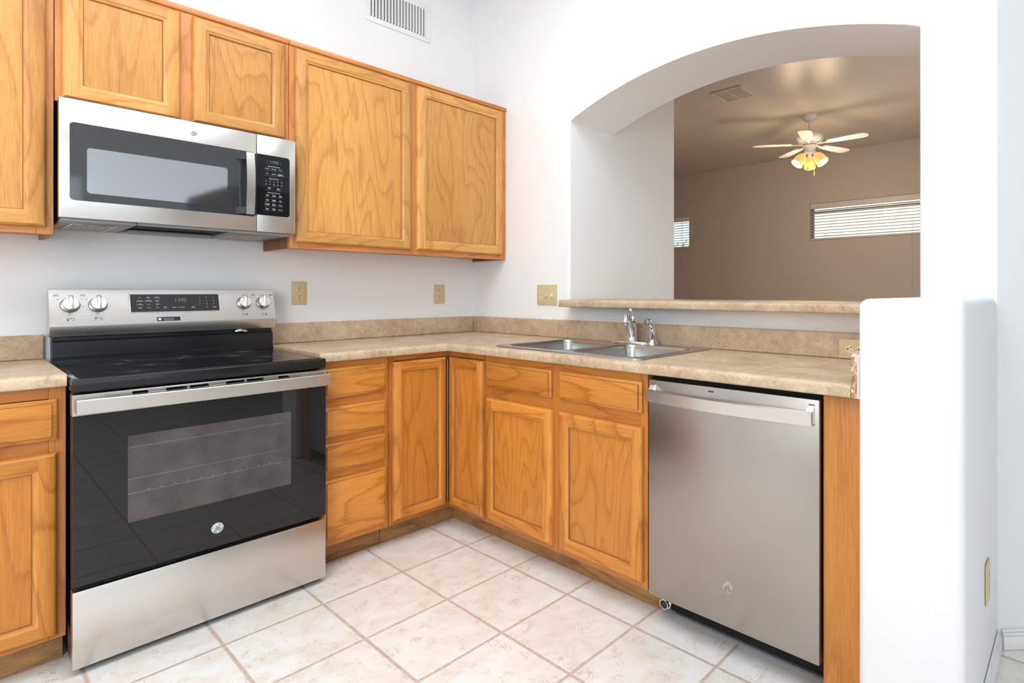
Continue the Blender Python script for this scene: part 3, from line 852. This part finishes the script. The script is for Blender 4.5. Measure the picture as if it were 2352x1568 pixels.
# ------------------------------------------------------------------ dishwasher
def dishwasher():
    r = thing('dishwasher', 'stainless dishwasher with a bar handle under the right end of the countertop', 'dishwasher', (-.3, -2.145, 0))
    a, b = 1.8465, 2.4435
    MB(MAPX).box(1.838, 2.4475, .128, .868, .02, .585).build('tub', MATBLK, r)
    d = MB(MAPX).box(a, b, .101, .8595, .588, .6255, bev=.003).build('door', STEELV, r)
    # bowed handle with curved end brackets
    h = MB(MAPX)
    n = 15; prv = None
    f = lambda t: .652 + .034 * (1 - (2 * t - 1) ** 2) ** .55
    pts = []
    bm = h.bm; rings = []
    for i in range(n + 1):
        t = i / n; u = a + .012 + (b - a - .024) * t
        nn = .655 + .020 * math.sin(PI * t)
        rings.append([bm.verts.new(MAPX(u, zz, q)) for zz, q in ((.788, nn - .010), (.788, nn), (.826, nn + .003), (.828, nn - .010))])
    for s, q in zip(rings, rings[1:]):
        for k in range(4): bm.faces.new((s[k], s[(k + 1) % 4], q[(k + 1) % 4], q[k]))
    bm.faces.new(rings[0][::-1]); bm.faces.new(rings[-1])
    hh = h.build('handle', STEEL, d)
    for u0, u1 in ((a + .012, a + .030), (b - .030, b - .012)):
        MB(MAPX).prism([(.792, .6257), (.792, .648), (.826, .648), (.846, .6257)], u0, u1, mp=lambda u, z, nn: MAPX(nn, u, z)).build('handle_bracket', CHROME, hh)
    badge(MAPX, 2.155, .228, .019, .6257, d, plain('dull_badge_metal', (.56, .53, .50), .34, metal=1.0), plain('engraved_grey', (.16, .15, .145), .5))
    MB(MAPX).box(2.085, 2.105, .842, .847, .6255, .6262).build('indicator_light', PANELB, d)
    # open toe space: dark kick plate, floor rail and the chrome supply fitting
    MB(MAPX).box(1.848, 2.446, .0105, .127, .512, .522).build('kick_plate', MATBLK, r)
    MB(MAPX).box(1.895, 2.446, .001, .009, .520, .532).build('floor_rail', GREYP, r)
    m = MB(MAPX)
    hexp = [(1.868 + .0245 * math.cos(math.radians(60 * i + 12)), .044 + .0245 * math.sin(math.radians(60 * i + 12))) for i in range(6)]
    m.prism(hexp, .524, .550, bev=.003)
    m.lathe([(.018, .549), (.018, .563), (.015, .563), (.014, .553), (.002, .552)], 24, (1.868, .044, 0), 'n')
    x = m.build('supply_fitting', CHROME, r); x['label'] = 'chrome hexagonal pipe fitting'
    MB(MAPX).lathe([(.0135, .5535), (.0135, .5555), (.004, .5575)], 16, (1.868, .044, 0), 'n').build('fitting_cap', BLACKP, x)
dishwasher()

# ------------------------------------------------------------------ range
def electric_range():
    x0, x1 = -1.9985, -1.2485
    r = thing('electric_range', 'stainless and black electric range with glass oven door', 'range', ((x0 + x1) / 2, -.35, 0))
    MB(MAPY).box(x0 + .004, x1 - .004, .02, .858, .03, .655, bev=.003).build('body', BLACKE, r)
    for u in (x0 + .06, x1 - .06):
        for n in (.09, .60): MB(MAPY).lathe([(.016, .001), (.016, .008), (.008, .012), (.008, .021)], 12, (u, 0, n), 'z').build('leveling_foot', BLACKP, r)
    # cooktop
    c = MB(MAPY).box(x0, x1, .862, .9025, .055, .702, bev=.006, seg=3).build('cooktop', BLACKE, r)
    MB(MAPY).box(x0 + .016, x1 - .016, .902, .9045, .120, .690, bev=.001, seg=1).build('ceramic_glass', COOKG, c)
    m = MB(MAPY)
    for cx, cy, R in ((-1.80, .53, .115), (-1.43, .53, .085), (-1.81, .27, .075), (-1.43, .27, .105), (-1.62, .24, .05)):
        for rad in (R, R * .62):
            m.tube([(cx + rad * math.cos(2 * PI * i / 40), .9046, cy + rad * math.sin(2 * PI * i / 40)) for i in range(40)], .0006, 4, closed=True, flat=.2)
    m.build('burner_rings', RINGM, c)
    # riser behind the glass
    MB(MAPY).prism([(.055, .9035), (.055, .998), (.108, .998), (.108, .985), (.122, .981), (.122, .925), (.131, .914), (.131, .9035)], x0 + .008, x1 + .003, mp=lambda n, z, u: MAPY(u, z, n)).build('riser', BLACKE, r)
    # control panel, leaning back
    pr = [(.055, 1.000), (.055, 1.178), (.098, 1.180), (.102, 1.178), (.145, 1.046), (.146, 1.040), (.132, 1.002), (.128, 1.000)]
    cp = MB(MAPY).prism(pr, x0 - .001, x1 + .010, mp=lambda n, z, u: MAPY(u, z, n)).build('control_panel', STEEL, r)
    b0 = Vector((.145, 1.046)); b1 = Vector((.102, 1.178)); dS = (b1 - b0).normalized(); dN = Vector((dS.y, -dS.x))
    if dN.x < 0: dN = -dN
    TP = lambda u, s, h: MAPY(u, b0.y + dS.y * s + dN.y * h, b0.x + dS.x * s + dN.x * h)
    H = .1388
    dx0, dx1 = -1.766, -1.462
    MB(TP).box(dx0 - .004, dx1 + .004, .040, .122, .0003, .0022, bev=.0008, seg=1).build('display_bezel', SATIN, cp)
    dp = MB(TP).box(dx0, dx1, .043, .118, .0024, .0034).build('display', PANELB, cp)
    t = MB(TP)
    its = []
    for row, names in enumerate((('Bake', 'Broil\nHi/Lo', 'Air Fry\nConvection'), ('Convect\nConversion', 'Warming\nReheat Proof', 'Cook\nReheat'), ('Pizza\nConvection', 'Warm', 'Cook\nTime'), ('Steam\nClean', 'Clock', 'Wi-Fi'))):
        for colm, nm in enumerate(names): its.append((nm, dx0 + .030 + colm * .028, .104 - row * .0145, .0048, 'CENTER'))
    its += [('Oven\nLight', dx0 + .112, .0605, .0048, 'CENTER'), ('Start  |  Cancel', dx0 + .157, .0605, .0068, 'CENTER'), ('Lock\nControls', dx0 + .208, .0605, .0048, 'CENTER'), ('Timer\nOn/Off', dx0 + .285, .0600, .0042, 'CENTER')]
    for i, ch in enumerate('123456789'): its.append((ch, dx0 + .233 + (i % 3) * .025, .1035 - (i // 3) * .0145, .0066, 'CENTER'))
    its.append(('0', dx0 + .258, .060, .0066, 'CENTER'))
    text_into(t, its, .0036); t.build('lettering', INKW, dp)
    seg7(MB(TP), '11:45', dx0 + .142, .084, .0075, .016, .0015, .0035, .0038, .0035).build('clock_digits', LCD, dp)
    st = MB(TP).rrect(-1.684, -1.606, .0035, .0205, .0003, .0010, .002).build('sticker', PANELB, cp)
    t = MB(TP); text_into(t, [('SCAN NOW', -1.645, .0125, .0062, 'CENTER')], .0012)
    t.build('lettering', INKW, st)
    MB(TP).lathe([(.0055, .0011), (.0055, .0013)], 14, (-1.675, .012, 0), 'n').build('round_icon', INKW, st)
    MB(TP).box(-1.662, -1.627, .0065, .0073, .0011, .0013).build('underline', INKW, st)
    # knobs
    for i, u in enumerate((-1.942, -1.863, -1.365, -1.287)):
        kz = .0765; leg = MB(TP)
        k = MB(TP).lathe([(.027, .0004), (.0275, .004), (.0255, .008), (.0245, .021), (.0228, .024), (.004, .0245)], 30, (u, kz, 0), 'n').build('knob', SATIN, cp)
        MB(TP).lathe([(.0285, .0003), (.0288, .0015), (.0275, .0020)], 30, (u, kz, 0), 'n').build('skirt', BLACKP, k)
        MB(TP).box(u - .0062, u + .0062, kz - .0265, kz + .0275, .0246, .038, bev=.003, seg=2).build('grip', SATIN, k)
        tx = [('Off', u, kz + .037, .0075, 'CENTER'), ('Hi', u + .033, kz + .024, .0058, 'CENTER'), ('Lo', u - .033, kz + .024, .0058, 'CENTER')]
        for j, ang in enumerate((-10, -38, -66, -94, -122, -150, 190)):
            tx.append((str(8 - j), u + .036 * math.cos(math.radians(ang)), kz + .036 * math.sin(math.radians(ang)), .0052, 'CENTER'))
        if i in (0, 3): tx += [('Small\nBurner', u - .037, kz + .039, .0058, 'CENTER'), ('Large\nBurner', u + .037, kz + .039, .0058, 'CENTER')]
        text_into(leg, tx, .0006); leg.build('dial_lettering', INKG, cp)
        leg = MB(TP)
        for j, (du, dz) in enumerate(((-.008, .006), (-.008, 0), (0, .006), (.008, .006), (.008, 0))):
            on = j == (1, 0, 3, 4)[i]; s_ = .0028
            leg.box(u + du - s_, u + du + s_, .018 + dz - s_ * .8, .018 + dz + s_ * .8, .0003, .0007 if on else .0004, mi=0 if on else 1)
        leg.build('burner_diagram', [INKG, INKL], cp)
    v = MB(MAPY).tube([(-1.400, .992, .126), (-1.385, .995, .134), (-1.372, .9935, .134), (-1.355, .992, .126)], [.004, .006, .006, .004], 8, flat=.8).build('vent_clip', CHROME, r)
    # oven door
    d = MB(MAPY).box(x0 + .001, x1 - .001, .270, .788, .660, .694, bev=.002).build('oven_door', BLACKP, r)
    wx0, wx1, wz0, wz1 = -1.868, -1.380, .430, .708
    g = MB(MAPY); nf, nb = .6990, .6945
    g.box(x0 + .001, wx0, .272, .790, nb, nf).box(wx1, x1 - .001, .272, .790, nb, nf).box(wx0, wx1, .272, wz0, nb, nf).box(wx0, wx1, wz1, .790, nb, nf)
    g.build('door_glass', BLACKG, d)
    MB(MAPY).box(wx0, wx1, wz0, wz1, .6977, .6986).build('window_screen', SCREEN, d)
    ra = MB(MAPY)
    for z in (.668, .566, .520): ra.box(wx0 + .002, wx1 - .03, z, z + .0035, .6952, .6972)
    for i in range(11): ra.box(wx0 + .05 + i * .036, wx0 + .055 + i * .036, .5235, .528, .6952, .6972)
    ra.build('oven_rack', plain('oven_rack_wire', (.80, .74, .58), .45), d)
    # stainless trim along the top of the door with air slots
    trim = MB(MAPY)
    zt0, zt1 = .791, .8555
    slots = [(-1.857, -1.817), (-1.769, -1.712), (-1.704, -1.650), (-1.597, -1.540), (-1.531, -1.477), (-1.426, -1.389)]
    sz0, sz1 = .8420, .8505
    trim.box(x0, x1, zt0, sz0, .660, .7005, bev=.0008, seg=1).box(x0, x1, sz1, zt1, .660, .7005, bev=.0008, seg=1)
    pu = x0
    for a, b in slots + [(x1, x1)]:
        if a - pu > .001: trim.box(pu, a, sz0, sz1, .660, .7003)
        pu = b
    tt = trim.build('top_trim', STEEL, d)
    for a, b in slots:
        MB(MAPY).box(a - .001, b + .001, sz0 - .0012, sz0 + .0006, .690, .7012).box(a - .001, b + .001, sz1 - .0004, sz1 + .0006, .690, .7012).box(b - .0004, b + .001, sz0, sz1, .690, .7012).build('slot_rim', CHROME, tt)
    MB(MAPY).box(x0 + .01, x1 - .01, sz0 - .004, sz1 + .004, .655, .6590).build('slot_backing', MATBLK, d)
    h = MB(MAPY); bm = h.bm; rings = []
    for i in range(17):
        t = i / 16; u = x0 + .006 + (x1 - x0 - .004) * t; nn = .738 + .012 * math.sin(PI * t)
        rings.append([bm.verts.new(MAPY(u, zz, q)) for zz, q in ((.799, nn - .014), (.799, nn - .002), (.801, nn), (.841, nn + .002), (.843, nn), (.843, nn - .014))])
    for s, q in zip(rings, rings[1:]):
        for k in range(6): bm.faces.new((s[k], s[(k + 1) % 6], q[(k + 1) % 6], q[k]))
    bm.faces.new(rings[0][::-1]); bm.faces.new(rings[-1])
    hh = h.build('handle', STEEL, d)
    for u in (x0 + .045, x1 - .055):
        MB(MAPY).box(u - .03, u + .03, .805, .838, .7007, .7375, bev=.004).build('handle_bracket', STEEL, hh)
    badge(MAPY, -1.623, .337, .0185, .6992, d, plain('pale_badge', (.62, .66, .70), .3), INKG)
    # storage drawer
    MB(MAPY).box(x0 + .0005, x1 - .0005, .022, .2565, .660, .6975, bev=.0025).build('storage_drawer', STEEL, r)
electric_range()

# ------------------------------------------------------------------ microwave
def microwave():
    x0, x1, z0, z1, nf = -2.000, -1.250, 1.4215, 1.8275, .400
    r = thing('microwave', 'stainless over-the-range microwave mounted under the short upper cabinet', 'microwave', (-1.625, -.2, z0))
    MB(MAPY).box(x0 + .006, x1 - .006, z0 + .004, z1, .004, .372).build('case', plain('dark_brown_case', (.06, .045, .038), .35), r)
    xs = -1.4025
    d = MB(MAPY).box(x0, xs - .001, z0, z1 - .0005, .374, nf, bev=.003).build('door', STEEL, r)
    wx1 = xs - .0012
    MB(MAPY).rrect(-1.973, -1.4045, 1.482, 1.748, nf + .0002, nf + .0012, .012).build('door_glass', BLACKM, d)
    MWW = NT('microwave_window_screen').set(col=(.68, .72, .77), rough=.05, metal=1.0)
    MB(MAPY).rrect(-1.929, -1.508, 1.510, 1.667, nf + .0013, nf + .0017, .010).build('window_screen', MWW.m, d)
    badge(MAPY, -1.623, 1.786, .0135, nf + .0002, d, SATIN, INKL)
    h = MB(MAPY); bm = h.bm; rings = []
    for i in range(15):
        t = i / 14; z = 1.486 + .252 * t; nn = .436 + .012 * math.sin(PI * t)
        rings.append([bm.verts.new(MAPY(u, z, q)) for u, q in ((-1.452, nn - .008), (-1.452, nn), (-1.422, nn), (-1.422, nn - .008))])
    for s, q in zip(rings, rings[1:]):
        for k in range(4): bm.faces.new((s[k], s[(k + 1) % 4], q[(k + 1) % 4], q[k]))
    bm.faces.new(rings[0][::-1]); bm.faces.new(rings[-1])
    hh = h.build('handle', STEEL, d)
    for za, zb in ((1.4885, 1.515), (1.709, 1.736)):
        MB(MAPY).prism([(-1.478, .0), (-1.424, .0), (-1.424, .026), (-1.452, .026)], za, zb, mp=lambda u, n, z: MAPY(u, z, nf + .0014 + n)).build('handle_bracket', PANELB, hh)
    p = MB(MAPY).box(xs + .0005, x1, z0, z1 - .0005, .374, nf - .0005, bev=.003).build('control_panel', STEEL, r)
    k0, k1 = xs + .0010, -1.2745
    kp = MB(MAPY)
    pts = [(k0, 1.4915), (k1 - .012, 1.4915)]
    for i in range(6): a = math.radians(-90 + 90 * i / 5); pts.append((k1 - .012 + .012 * math.cos(a), 1.5035 + .012 * math.sin(a)))
    for i in range(6): a = math.radians(90 * i / 5); pts.append((k1 - .012 + .012 * math.cos(a), 1.7345 + .012 * math.sin(a)))
    pts.append((k0, 1.7465))
    key = kp.prism(pts, nf - .0004, nf + .0007).build('keypad', BLACKG, p)
    MB(MAPY).box(-1.369, -1.305, 1.710, 1.727, nf + .0008, nf + .0010).build('display', MATBLK, key)
    seg7(MB(MAPY), '11:45', -1.355, 1.7125, .0062, .0125, .0013, nf + .0011, nf + .0014, .003).build('clock_digits', LCD, key)
    t = MB(MAPY); uc = -1.337
    its = [('Sensor Microwave', uc, 1.700, .0064, 'CENTER'), ('Express Cook', uc, 1.6485, .0060, 'CENTER'), ('Microwave Features', uc, 1.589, .0060, 'CENTER')]
    rows = [(1.690, ('Popcorn', 'Beverage', 'Potato')), (1.669, ('Melt', 'Reheat', 'Defrost\nWeight/Time')), (1.577, ('Cook\nTime', 'Timer\nOn/Off', 'Add\n30 Sec')), (1.557, ('Power\nLevel', 'Display\nOn/Off', 'Set\nClock')), (1.539, ('Turntable\nOn/Off', 'Mute\nOn/Off', 'Settings')), (1.520, ('Steam\nClean', 'Surface\nLight', 'Vent Fan'))]
    for z, nm in rows:
        for i, s in enumerate(nm):
            u = uc - .0255 + .0255 * i
            its.append((s, u, z, .0050, 'CENTER')); t.box(u - .010, u + .010, z - .0072, z - .0068, nf + .0008, nf + .0010, mi=1)
    for i, ch in enumerate('1234567890'): its.append((ch, uc - .030 + (i % 5) * .015, 1.637 - (i // 5) * .0135, .0072, 'CENTER'))
    its += [('Cancel\nOff', uc - .018, 1.6075, .0052, 'CENTER'), ('Start\nPause', uc + .018, 1.6075, .0052, 'CENTER')]
    for q in (-.018, .018): t.box(uc + q - .016, uc + q + .016, 1.5995, 1.5999, nf + .0008, nf + .0010, mi=1)
    text_into(t, its, nf + .0011); t.build('lettering', [INKW, INKL], key)
    # underside tray with grease filters, light recess and lamp strip
    zt, zb = z0 + .003, z0 - .012
    u = MB(lambda u_, n_, z_: MAPY(u_, z_, n_))
    B = u.bm
    def fr(x, n): return (x, n)
    hx0, hx1, hn0, hn1 = -1.79, -1.48, .085, .355
    o0, o1, on0, on1 = x0 + .008, x1 - .010, .012, .385
    u.box(o0, hx0, on0, on1, zb, zt, bev=.006).box(hx1, o1, on0, on1, zb, zt, bev=.006).box(hx0, hx1, on0, hn0, zb, zt).box(hx0, hx1, hn1, on1, zb + .004, zt)
    tr = u.build('underside_tray', GREYP, r)
    MB(MAPY).box(hx0 + .001, hx1 - .001, z0 - .002, z0 + .002, hn0 + .001, hn1 - .001).build('vent_recess', MATBLK, tr)
    MB(MAPY).box(hx0 + .015, hx1 - .015, zb - .003, zb + .006, .105, .150, bev=.003).build('lamp_strip', GREYP, tr)
    for a, b in ((-1.955, -1.845), (-1.455, -1.325)):
        f = MB(MAPY).box(a - .008, b + .008, zb - .0028, zb - .0004, .048, .332, bev=.001, seg=1).build('filter_frame', SATIN, tr)
        MB(MAPY).box(a, b, zb - .0042, zb - .0029, .056, .324).build('grease_filter', FILT, f)
microwave()

# ------------------------------------------------------------------ outlets and switches
def recept(mp, u, z, n, root, horiz=False):
    """one receptacle face with two slots and a ground hole"""
    mq = mp if not horiz else (lambda a, b, c: mp(u + (b - z), z - (a - u), c))
    pts = []
    for i in range(28):
        a = 2 * PI * i / 28; pts.append((u + .0172 * math.cos(a), z + max(-.0142, min(.0142, .0172 * math.sin(a)))))
    f = MB(mq).prism(pts, n, n + .0016, bev=.0006, seg=1).build('receptacle', ALMOND2, root)
    m = MB(mq); m.box(u - .0075, u - .0052, z + .001, z + .0095, n + .0015, n + .0019).box(u + .0052, u + .0075, z + .002, z + .0085, n + .0015, n + .0019)
    m.lathe([(.0028, .0015), (.0028, .0019)], 12, (u, z - .0068, n), 'n'); m.build('slots', MATBLK, f)
def outlet(mp, u0, u1, z0, z1, n, label, loc, horiz=False):
    r = thing('wall_outlet', label, 'outlet', loc)
    MB(mp).box(u0, u1, z0, z1, n + .0005, n + .0055, bev=.0022, seg=2).build('cover_plate', ALMOND, r)
    uc, zc = (u0 + u1) / 2, (z0 + z1) / 2
    if horiz:
        for du in (-.0195, .0195): recept(mp, uc + du, zc, n + .0054, r, True)
    else:
        for dz in (.0195, -.0195): recept(mp, uc, zc + dz, n + .0054, r)
    MB(mp).lathe([(.0028, .0050), (.0028, .0062), (.001, .0064)], 10, (uc, zc, n), 'n').build('screw', ALMOND2, r)
outlet(MAPY, -1.117, -1.045, 1.104, 1.222, 0, 'almond duplex outlet on the wall just right of the range', (-1.08, 0, 1.163))
outlet(MAPY, -.302, -.228, 1.097, 1.214, 0, 'almond duplex outlet on the range wall near the corner', (-.265, 0, 1.155))
outlet(MAPX, 2.306, 2.425, .9165, .990, .0206, 'almond sideways outlet on the backsplash partly hidden by the stub wall', (-.02, -2.365, .953), True)
outlet(MSTUB, -.312, -.240, .268, .386, 0, 'almond outlet low on the side of the white stub wall', (-.276, -2.8, .327))
def switch_plate():
    u0, u1, z0, z1 = .602, .763, 1.095, 1.211
    r = thing('switch_plate', 'almond wall plate with an outlet and two toggle switches left of the bar ledge', 'switch', (0, -.68, 1.153))
    MB(MAPX).box(u0, u1, z0, z1, .0005, .0058, bev=.0022, seg=2).build('cover_plate', ALMOND, r)
    zc = (z0 + z1) / 2
    g = MB(MAPX).box(u0 + .018, u0 + .051, zc - .034, zc + .034, .0057, .0072, bev=.0006, seg=1).build('receptacle', ALMOND2, r)
    m = MB(MAPX)
    for dz in (.021, -.021):
        u = u0 + .0345
        m.box(u - .0075, u - .0055, zc + dz, zc + dz + .008, .0071, .0075).box(u + .0055, u + .0075, zc + dz + .001, zc + dz + .0075, .0071, .0075)
        m.lathe([(.0026, .0071), (.0026, .0075)], 12, (u, zc + dz - .007, 0), 'n')
    m.box(u0 + .024, u0 + .045, zc - .0012, zc + .0012, .0071, .0074)
    m.build('slots', MATBLK, g)
    for i, mt in enumerate((ALMOND2, WHITEP)):
        u = u0 + .0805 + .046 * i
        t = MB(MAPX).prism([(zc - .0095, .0057), (zc + .010, .0057), (zc - .004, .018), (zc - .012, .0165)], u - .005, u + .005, mp=lambda z, n, q: MAPX(q, z, n)).build('toggle', mt, r)
        if i: t['label'] = 'white toggle'
    m = MB(MAPX)
    for u in (u0 + .0345, u0 + .0805, u0 + .1265):
        for dz in (-.048, .048) if u < u0 + .04 else (-.030, .030): m.lathe([(.0026, .0056), (.0024, .0066)], 10, (u, zc + dz, 0), 'n')
    m.build('screws', ALMOND2, r)
switch_plate()

# ------------------------------------------------------------------ vents and fan
def wall_vent():
    u0, u1, z0, z1 = -.737, -.330, 2.677, 2.900
    r = thing('air_vent', 'white louvered air vent high on the range wall above the cabinets', 'vent', (-.53, 0, 2.79))
    a, b, c, d = u0 + .030, u1 - .030, z0 + .030, z1 - .030
    MB(MAPY).box(u0, u1, z0, c, .0005, .007, bev=.002).box(u0, u1, d, z1, .0005, .007, bev=.002).box(u0, a, c, d, .0005, .007).box(b, u1, c, d, .0005, .007).build('frame', TRIMW, r)
    MB(MAPY).box(a, b, c, d, .0002, .001).build('duct', MATBLK, r)
    m = MB(MAPY); n = 18
    for i in range(n):
        u = a + (b - a) * (i + .5) / n
        mp = lambda uu, z, nn, u=u: MAPY(u + uu + (nn - .002) * .55, z, nn)
        m.box(-.0012, .0012, c, d, .0012, .0125, mp=mp)
    m.build('louvers', TRIMW, r)
wall_vent()
def ceiling_vent():
    r = thing('air_vent', 'square grille on the ceiling of the room beyond the arch', 'vent', (2.77, -.41, CH))
    MC = lambda u, v, n: (u, v, CH - n)
    x0, x1, y0, y1 = 2.605, 2.935, -.575, -.245
    MB(MC).box(x0, x1, y0, y0 + .025, .0005, .012, bev=.002).box(x0, x1, y1 - .025, y1, .0005, .012, bev=.002).box(x0, x0 + .025, y0 + .025, y1 - .025, .0005, .012).box(x1 - .025, x1, y0 + .025, y1 - .025, .0005, .012).box(x0 + .025, x1 - .025, -.416, -.404, .0005, .012).build('frame', BEIGE, r)
    MB(MC).box(x0 + .025, x1 - .025, y0 + .025, y1 - .025, .0003, .001).build('duct', MATBLK, r)
    m = MB(MC)
    for i in range(14):
        x = x0 + .03 + i * .0205
        for a, b in ((y0 + .026, -.417), (-.403, y1 - .026)): m.box(x, x + .013, a, b, .003, .009)
    m.build('louvers', BEIGE, r)
ceiling_vent()
def fan():
    X, Y = 3.935, -.733; zt = CH
    r = thing('ceiling_fan', 'white five blade ceiling fan with three lit amber shades seen through the arch', 'ceiling fan', (X, Y, zt))
    L = lambda name, prof, mat, par=r: MB(WORLD).lathe([(a, zt - b) for a, b in prof], 28, (X, 0, Y), 'z').build(name, mat, par)
    L('canopy', [(.078, .0005), (.078, .02), (.070, .045), (.045, .066), (.018, .072)], FANW)
    L('downrod', [(.013, .072), (.013, .17)], FANW)
    L('motor', [(.03, .165), (.075, .180), (.125, .205), (.142, .235), (.140, .265), (.115, .300), (.100, .305), (.098, .318), (.06, .322)], FANW)
    L('switch_housing', [(.05, .322), (.075, .332), (.078, .345), (.055, .385), (.05, .41), (.03, .425)], FANW)
    base = math.atan2(CAM[1] - Y, CAM[0] - X)
    for i in range(5):
        a = base + math.radians(-5) + i * 2 * PI / 5
        ca, sa = math.cos(a), math.sin(a)
        def mp(u, v, n, ca=ca, sa=sa):
            tilt = -.09
            return (X + u * ca - v * sa, Y + u * sa + v * ca, zt - .318 - .008 * u + n + v * tilt)
        pts = [(.20, -.045), (.40, -.066), (.54, -.070), (.580, -.062), (.606, -.03), (.612, 0), (.606, .03), (.580, .062), (.54, .070), (.40, .066), (.20, .045)]
        bl = MB(mp).prism(pts, -.003, .003).build('blade', FANW, r)
        MB(mp).prism([(.075, -.018), (.16, -.012), (.24, -.035), (.27, 0), (.24, .035), (.16, .012), (.075, .018)], -.009, -.0035).build('blade_iron', FANW, bl)
    for i in range(3):
        a = base + PI + i * 2 * PI / 3
        ca, sa = math.cos(a), math.sin(a)
        rot = Matrix.Rotation(math.radians(38), 3, Vector((-sa, 0, ca)))   # in (x,z,y) order
        d = Vector((ca * .62, -.785, sa * .62)).normalized()
        p0 = Vector((X + .045 * ca, zt - .405, Y + .045 * sa))
        q = Vector((0, 0, 1)).rotation_difference(d).to_matrix()
        MB(WORLD).tube([p0 - d * .02, p0 + d * .05], [.014, .024], 12).build('socket', FANW, r)
        s = MB(WORLD).lathe([(.028, .045), (.045, .065), (.058, .10), (.063, .15), (.066, .175), (.062, .174), (.055, .11)], 24, tuple(p0), 'n', rot=q).build('shade', SHADE, r)
        MB(WORLD).lathe([(.008, .07), (.026, .10), (.052, .160), (.050, .168), (.01, .170)], 16, tuple(p0), 'n', rot=q).build('bulb', BULB, s)
        e = p0 + d * .27
        light('fan_lamp', 'POINT', (e.x, e.z, e.y), (0, 0, 0), 9.0, (1, .74, .48), shadow_soft_size=.09)
    for dx, ln in ((.02, .62), (-.03, .57)):
        ch = MB(WORLD).tube([(X + dx, zt - .40, Y - .02 - dx), (X + dx, zt - ln, Y - .02 - dx)], .0018, 6).build('pull_chain', SATIN, r)
        MB(WORLD).lathe([(.003, .0), (.008, -.01), (.008, -.04), (.003, -.045)], 10, (X + dx, zt - ln, Y - .02 - dx), 'z').build('pull_knob', BARK, ch)
fan()
